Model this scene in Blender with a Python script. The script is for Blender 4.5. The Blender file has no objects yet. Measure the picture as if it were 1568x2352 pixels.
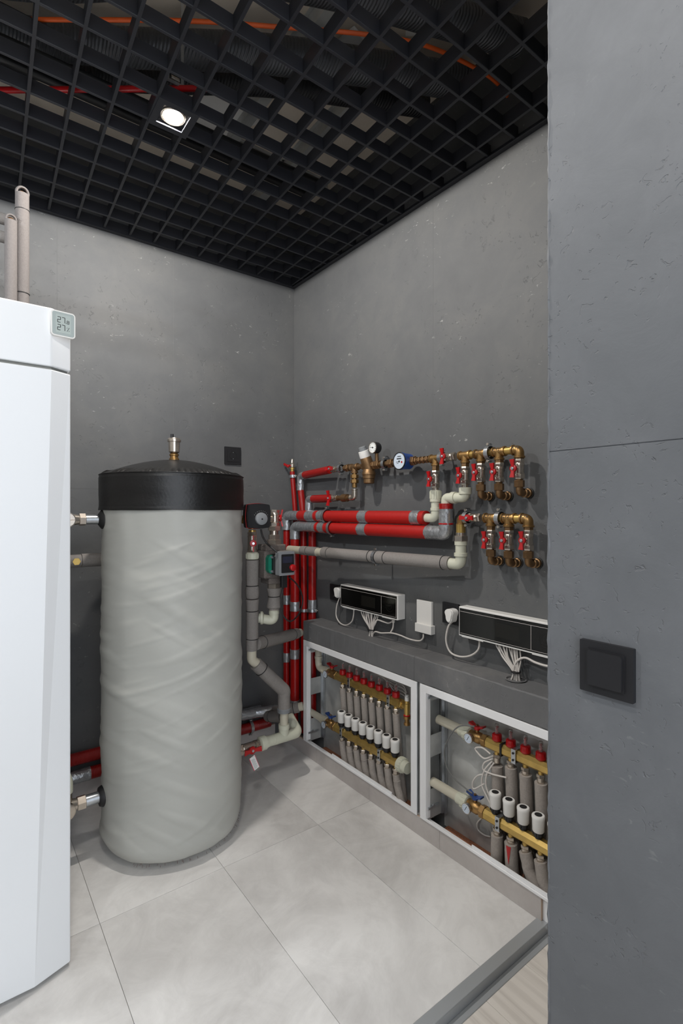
import bpy, math, random
from mathutils import Vector, Matrix, noise
random.seed(7)
V = Vector
PI = math.pi
scene = bpy.context.scene
COL = scene.collection

# ------------------------------------------------------------------ camera
CAM = V((-1.644, -2.657, 1.35)); FPX = 1166.0
cd = bpy.data.cameras.new('camera'); cam = bpy.data.objects.new('camera', cd); COL.objects.link(cam)
cam.location = CAM; cam.rotation_euler = (PI/2, 0, -math.atan2(.603, .7976))
cd.sensor_fit = 'AUTO'; cd.sensor_width = 36; cd.lens = FPX/2352*36; cd.shift_y = -6/2352
cd.clip_start = .02
scene.camera = cam

# ------------------------------------------------------------------ world, lamps, exposure
w = bpy.data.worlds.new('world'); scene.world = w; w.use_nodes = True
w.node_tree.nodes['Background'].inputs[0].default_value = (.86, .92, 1, 1)
w.node_tree.nodes['Background'].inputs[1].default_value = 1.3
vs = scene.view_settings
vs.view_transform = 'Standard'; vs.look = 'None'; vs.gamma = 1; vs.use_curve_mapping = False; vs.exposure = 1.25
GZ = 2.705          # underside of the grid ceiling
LAMPS = [           # x, y, watts, radius, blend, colour
    (-1.048, -.903, 28, .03, (1, .95, .89)),
    (-1.62, -2.22, 19, .06, (1, .96, .91)),
    (-2.50, -.85, 29, .04, (.93, .97, 1)),
    (-2.55, -2.60, 20, .08, (.95, .98, 1)),
]
def lamp_light(x, y, watt, rad, colr):
    l = bpy.data.lights.new('downlight_light', 'SPOT'); l.energy = watt; l.color = colr
    l.spot_size = PI; l.spot_blend = 0
    l.shadow_soft_size = rad
    o = bpy.data.objects.new('downlight_light', l); COL.objects.link(o); o.location = (x, y, GZ-.012)
for a in LAMPS: lamp_light(*a)

# ------------------------------------------------------------------ points on the planes of the room
def ray(px, py):
    l = (px-784)/FPX
    return V((.603+.7976*l, .7976-.603*l, (1170-py)/FPX))
def bp(px, py, off=.085):           # on a plane standing off the right wall
    r = ray(px, py); return CAM + r*((-off-CAM.x)/r.x)
def ap(px, py, off=.5):             # on a plane standing off the back wall
    r = ray(px, py); return CAM + r*((-off-CAM.y)/r.y)
def zp(px, py, z=0):
    r = ray(px, py); return CAM + r*((z-CAM.z)/r.z)
def by(px, off): return bp(px, 1170, off).y
def ax(px, off): return ap(px, 1170, off).x

# ------------------------------------------------------------------ materials
def new_mat(name):
    m = bpy.data.materials.new(name); m.use_nodes = True
    return m, m.node_tree.nodes, m.node_tree.links, m.node_tree.nodes['Principled BSDF']
def srgb(r, g, b):
    f = lambda c: ((c/255)/12.92 if c/255 <= .04045 else (((c/255)+.055)/1.055)**2.4)
    return (f(r), f(g), f(b), 1)
def mat(name, rgb, rough=.5, metal=0, var=0, vscale=20, bump=0, bscale=80, coat=0, trans=0, emit=0, spec=.5, stretch=None):
    m, N, L, b = new_mat(name); c = srgb(*rgb)
    b.inputs['Base Color'].default_value = c; b.inputs['Roughness'].default_value = rough
    b.inputs['Metallic'].default_value = metal; b.inputs['Coat Weight'].default_value = coat
    b.inputs['Transmission Weight'].default_value = trans
    b.inputs['Specular IOR Level'].default_value = spec
    if emit: b.inputs['Emission Color'].default_value = c; b.inputs['Emission Strength'].default_value = emit
    if var or bump:
        tc = N.new('ShaderNodeNewGeometry'); src = tc.outputs['Position']
        if stretch:
            mp = N.new('ShaderNodeMapping'); mp.inputs['Scale'].default_value = stretch; L.new(src, mp.inputs[0]); src = mp.outputs[0]
    if var:
        n = N.new('ShaderNodeTexNoise'); n.inputs['Scale'].default_value = vscale; n.inputs['Detail'].default_value = 6
        L.new(src, n.inputs['Vector'])
        mr = N.new('ShaderNodeMapRange'); mr.inputs['From Min'].default_value = .3; mr.inputs['From Max'].default_value = .7
        mr.inputs['To Min'].default_value = 1-var; mr.inputs['To Max'].default_value = 1+var
        L.new(n.outputs['Fac'], mr.inputs['Value'])
        mx = N.new('ShaderNodeVectorMath'); mx.operation = 'SCALE'; mx.inputs[0].default_value = c[:3]
        L.new(mr.outputs[0], mx.inputs['Scale']); L.new(mx.outputs[0], b.inputs['Base Color'])
    if bump:
        n2 = N.new('ShaderNodeTexNoise'); n2.inputs['Scale'].default_value = bscale; n2.inputs['Detail'].default_value = 4
        L.new(src, n2.inputs['Vector'])
        bu = N.new('ShaderNodeBump'); bu.inputs['Strength'].default_value = bump; bu.inputs['Distance'].default_value = .002
        L.new(n2.outputs['Fac'], bu.inputs['Height']); L.new(bu.outputs[0], b.inputs['Normal'])
    return m

def plaster(name, base, dark, light, tint=None, pits=.5, scratch=1.0, ps=38):
    """trowelled concrete plaster: mottling, trowel sweeps, pits and pale scratches"""
    m, N, L, b = new_mat(name)
    g = N.new('ShaderNodeNewGeometry')
    n1 = N.new('ShaderNodeTexNoise'); n1.inputs['Scale'].default_value = 1.6; n1.inputs['Detail'].default_value = 8; n1.inputs['Roughness'].default_value = .62; n1.inputs['Distortion'].default_value = .25
    n2 = N.new('ShaderNodeTexNoise'); n2.inputs['Scale'].default_value = 9; n2.inputs['Detail'].default_value = 6; n2.inputs['Roughness'].default_value = .7; n2.inputs['Distortion'].default_value = .5
    for n in (n1, n2): L.new(g.outputs['Position'], n.inputs['Vector'])
    ad = N.new('ShaderNodeMath'); ad.operation = 'MULTIPLY_ADD'; L.new(n2.outputs['Fac'], ad.inputs[0]); ad.inputs[1].default_value = .45; L.new(n1.outputs['Fac'], ad.inputs[2])
    cr = N.new('ShaderNodeValToRGB'); e = cr.color_ramp.elements
    e[0].position = .42; e[0].color = srgb(*dark); e[1].position = 1.05; e[1].color = srgb(*light)
    k = e.new(.72); k.color = srgb(*base); L.new(ad.outputs[0], cr.inputs[0])
    # pale scratches
    mp = N.new('ShaderNodeMapping'); mp.inputs['Rotation'].default_value = (.5, .7, .3); mp.inputs['Scale'].default_value = (34, 34, 70); L.new(g.outputs['Position'], mp.inputs[0])
    sc = N.new('ShaderNodeTexNoise'); sc.inputs['Scale'].default_value = 1; sc.inputs['Detail'].default_value = 5; sc.inputs['Distortion'].default_value = 1; L.new(mp.outputs[0], sc.inputs['Vector'])
    s1 = N.new('ShaderNodeMapRange'); s1.inputs['From Min'].default_value = .665; s1.inputs['From Max'].default_value = .72; L.new(sc.outputs['Fac'], s1.inputs['Value'])
    ms = N.new('ShaderNodeTexNoise'); ms.inputs['Scale'].default_value = 3.2; L.new(g.outputs['Position'], ms.inputs['Vector'])
    s2 = N.new('ShaderNodeMapRange'); s2.inputs['From Min'].default_value = .5; s2.inputs['From Max'].default_value = .62; L.new(ms.outputs['Fac'], s2.inputs['Value'])
    s3 = N.new('ShaderNodeMath'); s3.operation = 'MULTIPLY'; L.new(s1.outputs[0], s3.inputs[0]); L.new(s2.outputs[0], s3.inputs[1])
    s4 = N.new('ShaderNodeMath'); s4.operation = 'MULTIPLY'; L.new(s3.outputs[0], s4.inputs[0]); s4.inputs[1].default_value = .45*scratch
    mx = N.new('ShaderNodeMix'); mx.data_type = 'RGBA'; L.new(s4.outputs[0], mx.inputs[0]); L.new(cr.outputs[0], mx.inputs[6]); mx.inputs[7].default_value = srgb(175, 175, 172)
    L.new(mx.outputs[2], b.inputs['Base Color'])
    b.inputs['Roughness'].default_value = .62; b.inputs['Specular IOR Level'].default_value = .35
    # pits: clustered little cuts
    pm = N.new('ShaderNodeTexNoise'); pm.inputs['Scale'].default_value = ps; pm.inputs['Detail'].default_value = 3; pm.inputs['Distortion'].default_value = 1.2; L.new(g.outputs['Position'], pm.inputs['Vector'])
    p1 = N.new('ShaderNodeMapRange'); p1.inputs['From Min'].default_value = .64; p1.inputs['From Max'].default_value = .68; L.new(pm.outputs['Fac'], p1.inputs['Value'])
    pc = N.new('ShaderNodeTexNoise'); pc.inputs['Scale'].default_value = 4.5; pc.inputs['Detail'].default_value = 2; L.new(g.outputs['Position'], pc.inputs['Vector'])
    p2 = N.new('ShaderNodeMapRange'); p2.inputs['From Min'].default_value = .47; p2.inputs['From Max'].default_value = .56; L.new(pc.outputs['Fac'], p2.inputs['Value'])
    p3 = N.new('ShaderNodeMath'); p3.operation = 'MULTIPLY'; L.new(p1.outputs[0], p3.inputs[0]); L.new(p2.outputs[0], p3.inputs[1])
    h = N.new('ShaderNodeMath'); h.operation = 'MULTIPLY_ADD'; L.new(p3.outputs[0], h.inputs[0]); h.inputs[1].default_value = -pits
    L.new(ad.outputs[0], h.inputs[2])
    bu = N.new('ShaderNodeBump'); bu.inputs['Strength'].default_value = .5; bu.inputs['Distance'].default_value = .004
    L.new(h.outputs[0], bu.inputs['Height']); L.new(bu.outputs[0], b.inputs['Normal'])
    return m

def wave_film(name, rgb, axis, rough=.28, scale=75, metal=0, strength=.5):
    """spirally wrapped pipe film: fine ribs along one axis"""
    m, N, L, b = new_mat(name)
    g = N.new('ShaderNodeNewGeometry'); wv = N.new('ShaderNodeTexWave'); wv.bands_direction = axis
    wv.inputs['Scale'].default_value = scale; wv.inputs['Distortion'].default_value = 2.5; wv.inputs['Detail'].default_value = 2; wv.inputs['Detail Scale'].default_value = .6
    L.new(g.outputs['Position'], wv.inputs['Vector'])
    bu = N.new('ShaderNodeBump'); bu.inputs['Strength'].default_value = strength; bu.inputs['Distance'].default_value = .0022
    L.new(wv.outputs['Fac'], bu.inputs['Height']); L.new(bu.outputs[0], b.inputs['Normal'])
    b.inputs['Base Color'].default_value = srgb(*rgb); b.inputs['Roughness'].default_value = rough; b.inputs['Metallic'].default_value = metal
    return m

def tile_mat(name, c0, c1, sc=1.5):
    m, N, L, b = new_mat(name)
    g = N.new('ShaderNodeNewGeometry'); oi = N.new('ShaderNodeObjectInfo')
    va = N.new('ShaderNodeVectorMath'); va.operation = 'MULTIPLY_ADD'; va.inputs[0].default_value = (7, 3, 5)
    sx = N.new('ShaderNodeCombineXYZ')
    for i in range(3): L.new(oi.outputs['Random'], sx.inputs[i])
    L.new(sx.outputs[0], va.inputs[1]); L.new(g.outputs['Position'], va.inputs[2])
    n = N.new('ShaderNodeTexNoise'); n.inputs['Scale'].default_value = sc; n.inputs['Detail'].default_value = 9; n.inputs['Roughness'].default_value = .6; n.inputs['Distortion'].default_value = 1.3
    L.new(va.outputs[0], n.inputs['Vector'])
    n3 = N.new('ShaderNodeTexNoise'); n3.inputs['Scale'].default_value = 5; n3.inputs['Detail'].default_value = 8; n3.inputs['Roughness'].default_value = .72; n3.inputs['Distortion'].default_value = 2.2; L.new(va.outputs[0], n3.inputs['Vector'])
    ad = N.new('ShaderNodeMath'); ad.operation = 'MULTIPLY_ADD'; L.new(n3.outputs['Fac'], ad.inputs[0]); ad.inputs[1].default_value = .4; L.new(n.outputs['Fac'], ad.inputs[2])
    cr = N.new('ShaderNodeValToRGB'); cr.color_ramp.elements[0].position = .42; cr.color_ramp.elements[1].position = .82
    cr.color_ramp.elements[0].color = srgb(*c0); cr.color_ramp.elements[1].color = srgb(*c1)
    L.new(ad.outputs[0], cr.inputs[0]); L.new(cr.outputs[0], b.inputs['Base Color'])
    b.inputs['Roughness'].default_value = .42; b.inputs['Specular IOR Level'].default_value = .4
    return m

def wood_mat(name):
    m, N, L, b = new_mat(name)
    g = N.new('ShaderNodeNewGeometry'); mp = N.new('ShaderNodeMapping'); mp.inputs['Scale'].default_value = (26, 1.6, 1); L.new(g.outputs['Position'], mp.inputs[0])
    n = N.new('ShaderNodeTexNoise'); n.inputs['Scale'].default_value = 1; n.inputs['Detail'].default_value = 7; n.inputs['Distortion'].default_value = 1.2; L.new(mp.outputs[0], n.inputs['Vector'])
    cr = N.new('ShaderNodeValToRGB'); cr.color_ramp.elements[0].position = .3; cr.color_ramp.elements[1].position = .6
    cr.color_ramp.elements[0].color = srgb(196, 188, 179); cr.color_ramp.elements[1].color = srgb(222, 215, 206)
    L.new(n.outputs['Fac'], cr.inputs[0]); L.new(cr.outputs[0], b.inputs['Base Color']); b.inputs['Roughness'].default_value = .5
    return m

def fabric_mat(name):
    m, N, L, b = new_mat(name)
    g = N.new('ShaderNodeNewGeometry')
    w1 = N.new('ShaderNodeTexWave'); w1.bands_direction = 'Z'; w1.inputs['Scale'].default_value = 130; w1.inputs['Distortion'].default_value = .6
    n = N.new('ShaderNodeTexNoise'); n.inputs['Scale'].default_value = 260
    for q in (w1, n): L.new(g.outputs['Position'], q.inputs['Vector'])
    ad = N.new('ShaderNodeMath'); ad.operation = 'MULTIPLY_ADD'; L.new(n.outputs['Fac'], ad.inputs[0]); ad.inputs[1].default_value = .6; L.new(w1.outputs['Fac'], ad.inputs[2])
    bu = N.new('ShaderNodeBump'); bu.inputs['Strength'].default_value = .10; bu.inputs['Distance'].default_value = .0008; L.new(ad.outputs[0], bu.inputs['Height']); L.new(bu.outputs[0], b.inputs['Normal'])
    b.inputs['Base Color'].default_value = srgb(174, 174, 168); b.inputs['Roughness'].default_value = .48; b.inputs['Specular IOR Level'].default_value = .4
    return m

WALL = plaster('grey_plaster', (94, 95, 96), (84, 85, 87), (104, 104, 103), pits=.8, scratch=1.3)
PILL = plaster('grey_plaster_pillar', (99, 101, 104), (89, 91, 94), (111, 113, 116), pits=1.1, scratch=.3, ps=58)
LEDGE = plaster('grey_plaster_ledge', (108, 108, 109), (95, 96, 97), (138, 136, 132), scratch=1.6)
FILL = mat('joint_filler', (106, 107, 107), .8)
TILE = tile_mat('stone_tile', (188, 185, 182), (231, 229, 226))
SKIRT = tile_mat('skirting_tile', (168, 160, 156), (196, 190, 186))
CLAY = mat('tile_edge', (186, 164, 146), .8)
GROUT = mat('grout', (172, 169, 165), .9)
WOOD = wood_mat('pale_laminate')
ALU = mat('aluminium_profile', (172, 175, 177), .4, .35)
BLACKBAR = mat('black_grille_paint', (40, 41, 46), .45, spec=.45)
SLAB = mat('bare_slab', (226, 214, 198), .9, var=.15, vscale=3, bump=.3)
BOILER = mat('boiler_enamel', (230, 232, 234), .3)
SEAM = mat('boiler_seam', (120, 121, 116), .6)
WHITE = mat('white_plastic', (232, 230, 226), .38)
PAINT = mat('white_frame_paint', (242, 242, 243), .35, bump=.05)
PPR = mat('ppr_plastic', (200, 200, 182), .42, bump=.05, bscale=30)
PPR2 = mat('ppr_plastic_beige', (196, 190, 172), .45)
RED = mat('red_foam_cover', (168, 26, 22), .42, var=.06, vscale=60, bump=.25, bscale=300)
REDV = wave_film('red_film_upright', (148, 16, 14), 'Z', strength=.22)
REDH = wave_film('red_film_flat', (152, 20, 17), 'Y', scale=70, strength=.3)
REDX = wave_film('red_film_flat_back', (150, 24, 22), 'X', scale=70)
REDP = mat('red_plastic', (172, 18, 22), .32)
BLUEP = mat('blue_plastic', (38, 68, 130), .35)
BLUEM = mat('water_meter_blue', (34, 78, 160), .35)
TAPE = mat('silver_tape', (176, 178, 181), .27, .7, var=.14, vscale=45, bump=1.0, bscale=95, stretch=(1, 1.4, .8))
FOAM = mat('grey_foam', (134, 129, 125), .85, var=.07, vscale=150, bump=.6, bscale=350)
FOAML = mat('pale_grey_foam', (158, 150, 143), .9, var=.08, vscale=150, bump=.6, bscale=350)
FOAMD = mat('dark_speckled_foam', (104, 97, 92), .85, var=.35, vscale=260, bump=.5, bscale=250)
BRASS = mat('brass', (158, 124, 78), .38, .85, var=.18, vscale=35, bump=.15, bscale=60)
BRASSY = mat('bright_brass', (198, 166, 96), .32, .75, var=.15, vscale=30)
BRASSD = mat('bronze_cast', (134, 105, 74), .42, .8, var=.15, vscale=30, bump=.3, bscale=200)
NICK = mat('nickel', (196, 186, 174), .26, .9, var=.08, vscale=60)
STEEL = mat('zinc_steel', (190, 194, 198), .28, .9, var=.1, vscale=50)
GALV = mat('galvanised_sheet', (188, 189, 187), .42, .35, var=.28, vscale=7, bump=.1, bscale=20)
RUBBER = mat('black_rubber', (20, 20, 21), .55)
BLACK = mat('black_plastic', (26, 26, 28), .42)
BLACKM = mat('matt_black_frame', (26, 26, 29), .5)
LEATH = mat('black_leatherette', (14, 13, 13), .40, bump=.35, bscale=90)
FAB = fabric_mat('tank_fabric')
DISP = mat('smoked_display', (14, 14, 13), .09, coat=.5)
DISP2 = mat('smoked_display_inner', (26, 25, 22), .3)
LCD = mat('lcd_face', (178, 188, 184), .35)
INK = mat('ink', (26, 28, 30), .6)
DIAL = mat('dial_white', (226, 228, 226), .4)
DIALB = mat('dial_glass_pale', (196, 206, 218), .25)
GREEN = mat('green_pump_casting', (20, 122, 98), .4)
GREYP = mat('grey_plastic', (128, 131, 134), .45)
SCREEN = mat('blue_grey_screen', (44, 46, 62), .2)
CABLE = mat('cable_sheath_white', (206, 200, 194), .45)
CABLEB = mat('cable_sheath_black', (38, 38, 38), .5)
CABLEG = mat('cable_sheath_grey', (110, 110, 108), .5)
CERAM = mat('expanded_clay', (150, 98, 72), .95, var=.35, vscale=260, bump=1, bscale=260)
ORANGE = mat('orange_conduit', (232, 98, 34), .45)
DUCT = wave_film('corrugated_duct', (96, 98, 102), 'X', rough=.4, scale=30, metal=.4, strength=1)
DUCTD = wave_film('dark_corrugated_duct', (34, 35, 38), 'X', rough=.45, scale=30, strength=1)
PINK = mat('tag_pink', (212, 50, 90), .6)
COPPER = mat('old_copper', (150, 110, 74), .4, .7, var=.15)
GLOW = mat('lamp_lens', (255, 244, 226), .5, emit=14)
def glass_mat():
    m, N, L, b = new_mat('clear_plastic'); b.inputs['Base Color'].default_value = (.9, .88, .86, 1)
    b.inputs['Transmission Weight'].default_value = .85; b.inputs['Roughness'].default_value = .08; b.inputs['IOR'].default_value = 1.2
    return m
GLASS = glass_mat()

# ------------------------------------------------------------------ mesh building
def frame_of(axis):
    z = axis.normalized(); a = V((0, 0, 1)) if abs(z.z) < .9 else V((1, 0, 0))
    x = a.cross(z).normalized(); return x, z.cross(x), z
def fillet(pts, rad, n=6):
    if rad <= 0 or len(pts) < 3: return list(pts)
    out = [pts[0]]
    for i in range(1, len(pts)-1):
        a, b, c = pts[i-1], pts[i], pts[i+1]; u = (a-b); v = (c-b)
        lu, lv = u.length, v.length; u.normalize(); v.normalize()
        ang = u.angle(v)
        if ang > 3.1: out.append(b); continue
        d = min(rad/math.tan(ang/2), lu*.49, lv*.49)
        p, q = b+u*d, b+v*d
        for k in range(n+1):
            t = k/n; out.append(p.lerp(b, t).lerp(b.lerp(q, t), t))
    out.append(pts[-1]); return out
def spline(pts, n=8):
    P = [pts[0]*2-pts[1]] + list(pts) + [pts[-1]*2-pts[-2]]; out = []
    for i in range(1, len(P)-2):
        a, b, c, d = P[i-1:i+3]
        for k in range(n):
            t = k/n; out.append(.5*((2*b)+(c-a)*t+(2*a-5*b+4*c-d)*t*t+(3*b-a-3*c+d)*t**3))
    out.append(pts[-1]); return out
class MB:
    def __init__(s): s.v = []; s.f = []
    def add(s, vs, fs):
        o = len(s.v); s.v += [V(x) for x in vs]; s.f += [tuple(i+o for i in f) for f in fs]; return s
    def box(s, c, size, rot=None, bev=0):
        c = V(c); hx, hy, hz = [q/2 for q in size]
        if bev > 0:
            b = min(bev, hx*.9, hy*.9, hz*.9); vs = []
            for sx in (-1, 1):
                for sy in (-1, 1):
                    for sz in (-1, 1):
                        vs += [(sx*(hx-b), sy*(hy-b), sz*hz), (sx*(hx-b), sy*hy, sz*(hz-b)), (sx*hx, sy*(hy-b), sz*(hz-b))]
            idx = lambda sx, sy, sz, k: (((sx > 0)*4+(sy > 0)*2+(sz > 0))*3+k)
            fs = []
            for q in (-1, 1):
                fs.append([idx(-1,-1,q,0), idx(1,-1,q,0), idx(1,1,q,0), idx(-1,1,q,0)][::q])
                fs.append([idx(-1,q,-1,1), idx(-1,q,1,1), idx(1,q,1,1), idx(1,q,-1,1)][::q])
                fs.append([idx(q,-1,-1,2), idx(q,1,-1,2), idx(q,1,1,2), idx(q,-1,1,2)][::q])
                for r in (-1, 1):
                    fs.append([idx(-1,q,r,0), idx(1,q,r,0), idx(1,q,r,1), idx(-1,q,r,1)][::q*r])
                    fs.append([idx(q,-1,r,0), idx(q,-1,r,2), idx(q,1,r,2), idx(q,1,r,0)][::q*r])
                    fs.append([idx(q,r,-1,1), idx(q,r,1,1), idx(q,r,1,2), idx(q,r,-1,2)][::q*r])
                    for t in (-1, 1): fs.append([idx(q,r,t,0), idx(q,r,t,1), idx(q,r,t,2)][::q*r*t])
        else:
            vs = [(x*hx, y*hy, z*hz) for x in (-1, 1) for y in (-1, 1) for z in (-1, 1)]
            fs = [(0,1,3,2), (4,6,7,5), (0,4,5,1), (2,3,7,6), (0,2,6,4), (1,5,7,3)]
        M = rot.to_3x3() if rot is not None else Matrix.Identity(3)
        return s.add([M @ V(x)+c for x in vs], fs)
    def bx(s, x0, x1, y0, y1, z0, z1, bev=0):
        return s.box(((x0+x1)/2, (y0+y1)/2, (z0+z1)/2), (abs(x1-x0), abs(y1-y0), abs(z1-z0)), None, bev)
    def lathe(s, p, axis, prof, seg=20, caps=True, phase=0, squash=1):
        p = V(p); X, Y, Z = frame_of(V(axis)); vs = []; fs = []
        for h, r in prof:
            for k in range(seg):
                a = 2*PI*k/seg+phase; vs.append(p+Z*h+X*(r*math.cos(a))+Y*(r*squash*math.sin(a)))
        for i in range(len(prof)-1):
            for k in range(seg):
                k2 = (k+1) % seg; fs.append((i*seg+k, i*seg+k2, (i+1)*seg+k2, (i+1)*seg+k))
        if caps: fs.append(tuple(range(seg))[::-1]); fs.append(tuple((len(prof)-1)*seg+k for k in range(seg)))
        return s.add(vs, fs)
    def cyl(s, p0, p1, r0, r1=None, seg=18):
        p0, p1 = V(p0), V(p1); return s.lathe(p0, p1-p0, [(0, r0), ((p1-p0).length, r0 if r1 is None else r1)], seg)
    def hexa(s, p0, p1, r): return s.lathe(p0, V(p1)-V(p0), [(0, r*.93), (.0015, r), ((V(p1)-V(p0)).length-.0015, r), ((V(p1)-V(p0)).length, r*.93)], 6, phase=.3)
    def tube(s, pts, r, seg=16, fil=0, wob=0, fn=6, caps=True):
        pts = fillet([V(p) for p in pts], fil, fn)
        q = [pts[0]]
        for p in pts[1:]:
            if (p-q[-1]).length > 1e-5: q.append(p)
        pts = q; n = len(pts)
        if callable(r): L = [0]; [L.append(L[-1]+(pts[i+1]-pts[i]).length) for i in range(n-1)]; rr = [r(l/L[-1]) for l in L]
        else: rr = [r]*n
        T = [(pts[min(i+1, n-1)]-pts[max(i-1, 0)]).normalized() for i in range(n)]
        X, Y, _ = frame_of(T[0]); vs = []; fs = []
        for i in range(n):
            X = (X-T[i]*X.dot(T[i])).normalized(); Y = T[i].cross(X)
            for k in range(seg):
                a = 2*PI*k/seg; rad = rr[i]
                if wob: rad *= 1+wob*noise.noise(pts[i]*60+V((k*.7, 0, 0)))
                vs.append(pts[i]+X*(rad*math.cos(a))+Y*(rad*math.sin(a)))
        for i in range(n-1):
            for k in range(seg):
                k2 = (k+1) % seg; fs.append((i*seg+k, i*seg+k2, (i+1)*seg+k2, (i+1)*seg+k))
        if caps: fs.append(tuple(range(seg))[::-1]); fs.append(tuple((n-1)*seg+k for k in range(seg)))
        return s.add(vs, fs)
    def ring(s, c, axis, R, r, seg=24, sub=8, flat=1):
        c = V(c); X, Y, Z = frame_of(V(axis)); vs = []; fs = []
        for i in range(seg):
            a = 2*PI*i/seg; d = X*math.cos(a)+Y*math.sin(a)
            for j in range(sub):
                b = 2*PI*j/sub+PI/sub; vs.append(c+d*(R+r*math.cos(b))+Z*(r*flat*math.sin(b)))
        for i in range(seg):
            for j in range(sub):
                i2, j2 = (i+1) % seg, (j+1) % sub; fs.append((i*sub+j, i2*sub+j, i2*sub+j2, i*sub+j2))
        return s.add(vs, fs)
    def prism(s, poly, d0, d1, to):       # poly in (u,v), extruded d0..d1, to(u,v,d)->world
        n = len(poly); vs = [to(u, v, d0) for u, v in poly]+[to(u, v, d1) for u, v in poly]
        fs = [tuple(range(n))[::-1], tuple(range(n, 2*n))]+[(i, (i+1) % n, (i+1) % n+n, i+n) for i in range(n)]
        return s.add(vs, fs)
    def build(s, name, m, parent=None, sm=40, loc=None):
        me = bpy.data.meshes.new(name); o = bpy.data.objects.new(name, me); COL.objects.link(o)
        base = V((0, 0, 0))
        if parent is not None: base = wloc(parent); o.parent = parent
        elif s.v:
            if loc is None:
                xs = [v.x for v in s.v]; ys = [v.y for v in s.v]; zs = [v.z for v in s.v]
                loc = V(((min(xs)+max(xs))/2, (min(ys)+max(ys))/2, min(zs)))
            base = V(loc); o.location = base
        me.from_pydata([tuple(v-base) for v in s.v], [], s.f)
        me.materials.append(m)
        import bmesh
        b = bmesh.new(); b.from_mesh(me); bmesh.ops.recalc_face_normals(b, faces=b.faces); b.to_mesh(me); b.free()
        if sm: me.shade_smooth(); me.set_sharp_from_angle(angle=math.radians(sm))
        return o
def wloc(o):
    l = V((0, 0, 0))
    while o is not None: l += o.location; o = o.parent
    return l
def thing(name, label, cat, loc=(0, 0, 0), group=None, kind=None):
    o = bpy.data.objects.new(name, None); COL.objects.link(o); o.location = loc; o.empty_display_size = .05
    if label: o['label'] = label
    if cat: o['category'] = cat
    if group: o['group'] = group
    if kind: o['kind'] = kind
    return o
def tag(o, label, cat, group=None, kind=None):
    if label: o['label'] = label
    if cat: o['category'] = cat
    if group: o['group'] = group
    if kind: o['kind'] = kind
    return o
def lab(o, l): o['label'] = l; return o
def dup(o, parent=None):
    c = o.copy(); COL.objects.link(c); c.parent = parent
    for ch in list(o.children): dup(ch, c)
    return c
def place(o, loc, rot=None):
    o.location = loc
    if rot: o.rotation_euler = rot
    return o
ORD = ['first', 'second', 'third', 'fourth', 'fifth', 'sixth', 'seventh', 'eighth']

# ================================================================== THE ROOM
ST = 'structure'
WX0 = -2.95
# floor: tiles 0.43 x 0.86
fl = thing('floor', 'pale grey stone-look tiled floor of the boiler room', None, (0, 0, 0), kind=ST)
MB().bx(WX0, .0, -1.708, .0, -.06, -.004).build('grout_bed', GROUT, fl, 0)
xs = [-2.95, -2.564, -2.134, -1.704, -1.274, -.844, -.413, 0]
for i in range(len(xs)-1):
    for (y0, y1) in ((-1.708, -.862), (-.862, 0)):
        MB().bx(xs[i]+.0007, xs[i+1]-.0007, y0+.0007, y1-.0007, -.004, 0, .0004).build('tile', TILE, fl, 0)
fo = thing('floor_lower', 'pale laminate floor beyond the aluminium threshold', None, (0, 0, -.03), kind=ST)
MB().bx(WX0, .3, -4.2, -1.76, -.09, -.038).build('underlay', GROUT, fo, 0)
k = 0; x = .30
while x > WX0:
    x2 = x-.19; yy = -1.76+((k*.37) % 1.1)
    cuts = [-1.76]+[c for c in (yy-1.1, yy-2.3) if -4.2 < c < -1.76]+[-4.2]
    for a, b_ in zip(cuts[:-1], cuts[1:]):
        MB().bx(x2+.0006, x-.0006, b_+.0006, a-.0006, -.038, -.03, .0006).build('plank', WOOD, fo, 0)
    x = x2; k += 1
# threshold profile
tr = thing('trim_1', 'grey aluminium threshold strip at the edge of the tiles', None, (-1.4, -1.74, 0), kind=ST)
MB().bx(WX0, -.10, -1.743, -1.7085, -.004, .0022, .001).build('strip', ALU, tr, 0)
MB().bx(WX0, -.10, -1.7435, -1.741, -.032, .0, .0003).build('riser_face', ALU, tr, 0)
MB().bx(WX0, -.10, -1.766, -1.7437, -.032, -.0275, .001).build('foot_strip', ALU, tr, 0)

# panelled plaster walls
wb = thing('wall_back', 'grey trowelled plaster wall behind the white tank', None, (-1.4, 0, 0), kind=ST)
MB().bx(WX0, .12, .0006, .12, -.06, 3.2).build('backing', FILL, wb, 0)
zA = 1.35+(1170-1131)*2.9/FPX
jx = [WX0, ax(131, 0), ax(398, 0), 0]
for i in range(3):
    for z0, z1 in ((-.004, zA), (zA, 3.2)):
        MB().bx(jx[i]+.0006, jx[i+1]-.0006, 0, .0005, z0+.0007, z1-.0007, .0003).build('panel', WALL, wb, 0)
wr = thing('wall_right', 'grey trowelled plaster wall carrying the valves and controllers', None, (0, -1, 0), kind=ST)
MB().bx(.0006, .12, -2.142, .0, -.06, 3.2).build('backing', FILL, wr, 0)
jy = [0, by(995, 0), -2.142]
for i in range(2):
    for z0, z1 in ((-.004, 1.393), (1.393, 3.2)):
        MB().bx(0, .0005, jy[i+1]+.0007, jy[i]-.0007, z0+.0007, z1-.0007, .0003).build('panel', WALL, wr, 0)
wp = thing('wall_pillar', 'rough grey plaster pillar at the right with the light switch', None, (-.4, -3, 0), kind=ST)
zP = (bp(1260, 1038, .78)).z
MB().bx(-.7785, .12, -4.2, -2.143, -.06, 3.2).build('backing', PILL, wp, 0)
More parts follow.
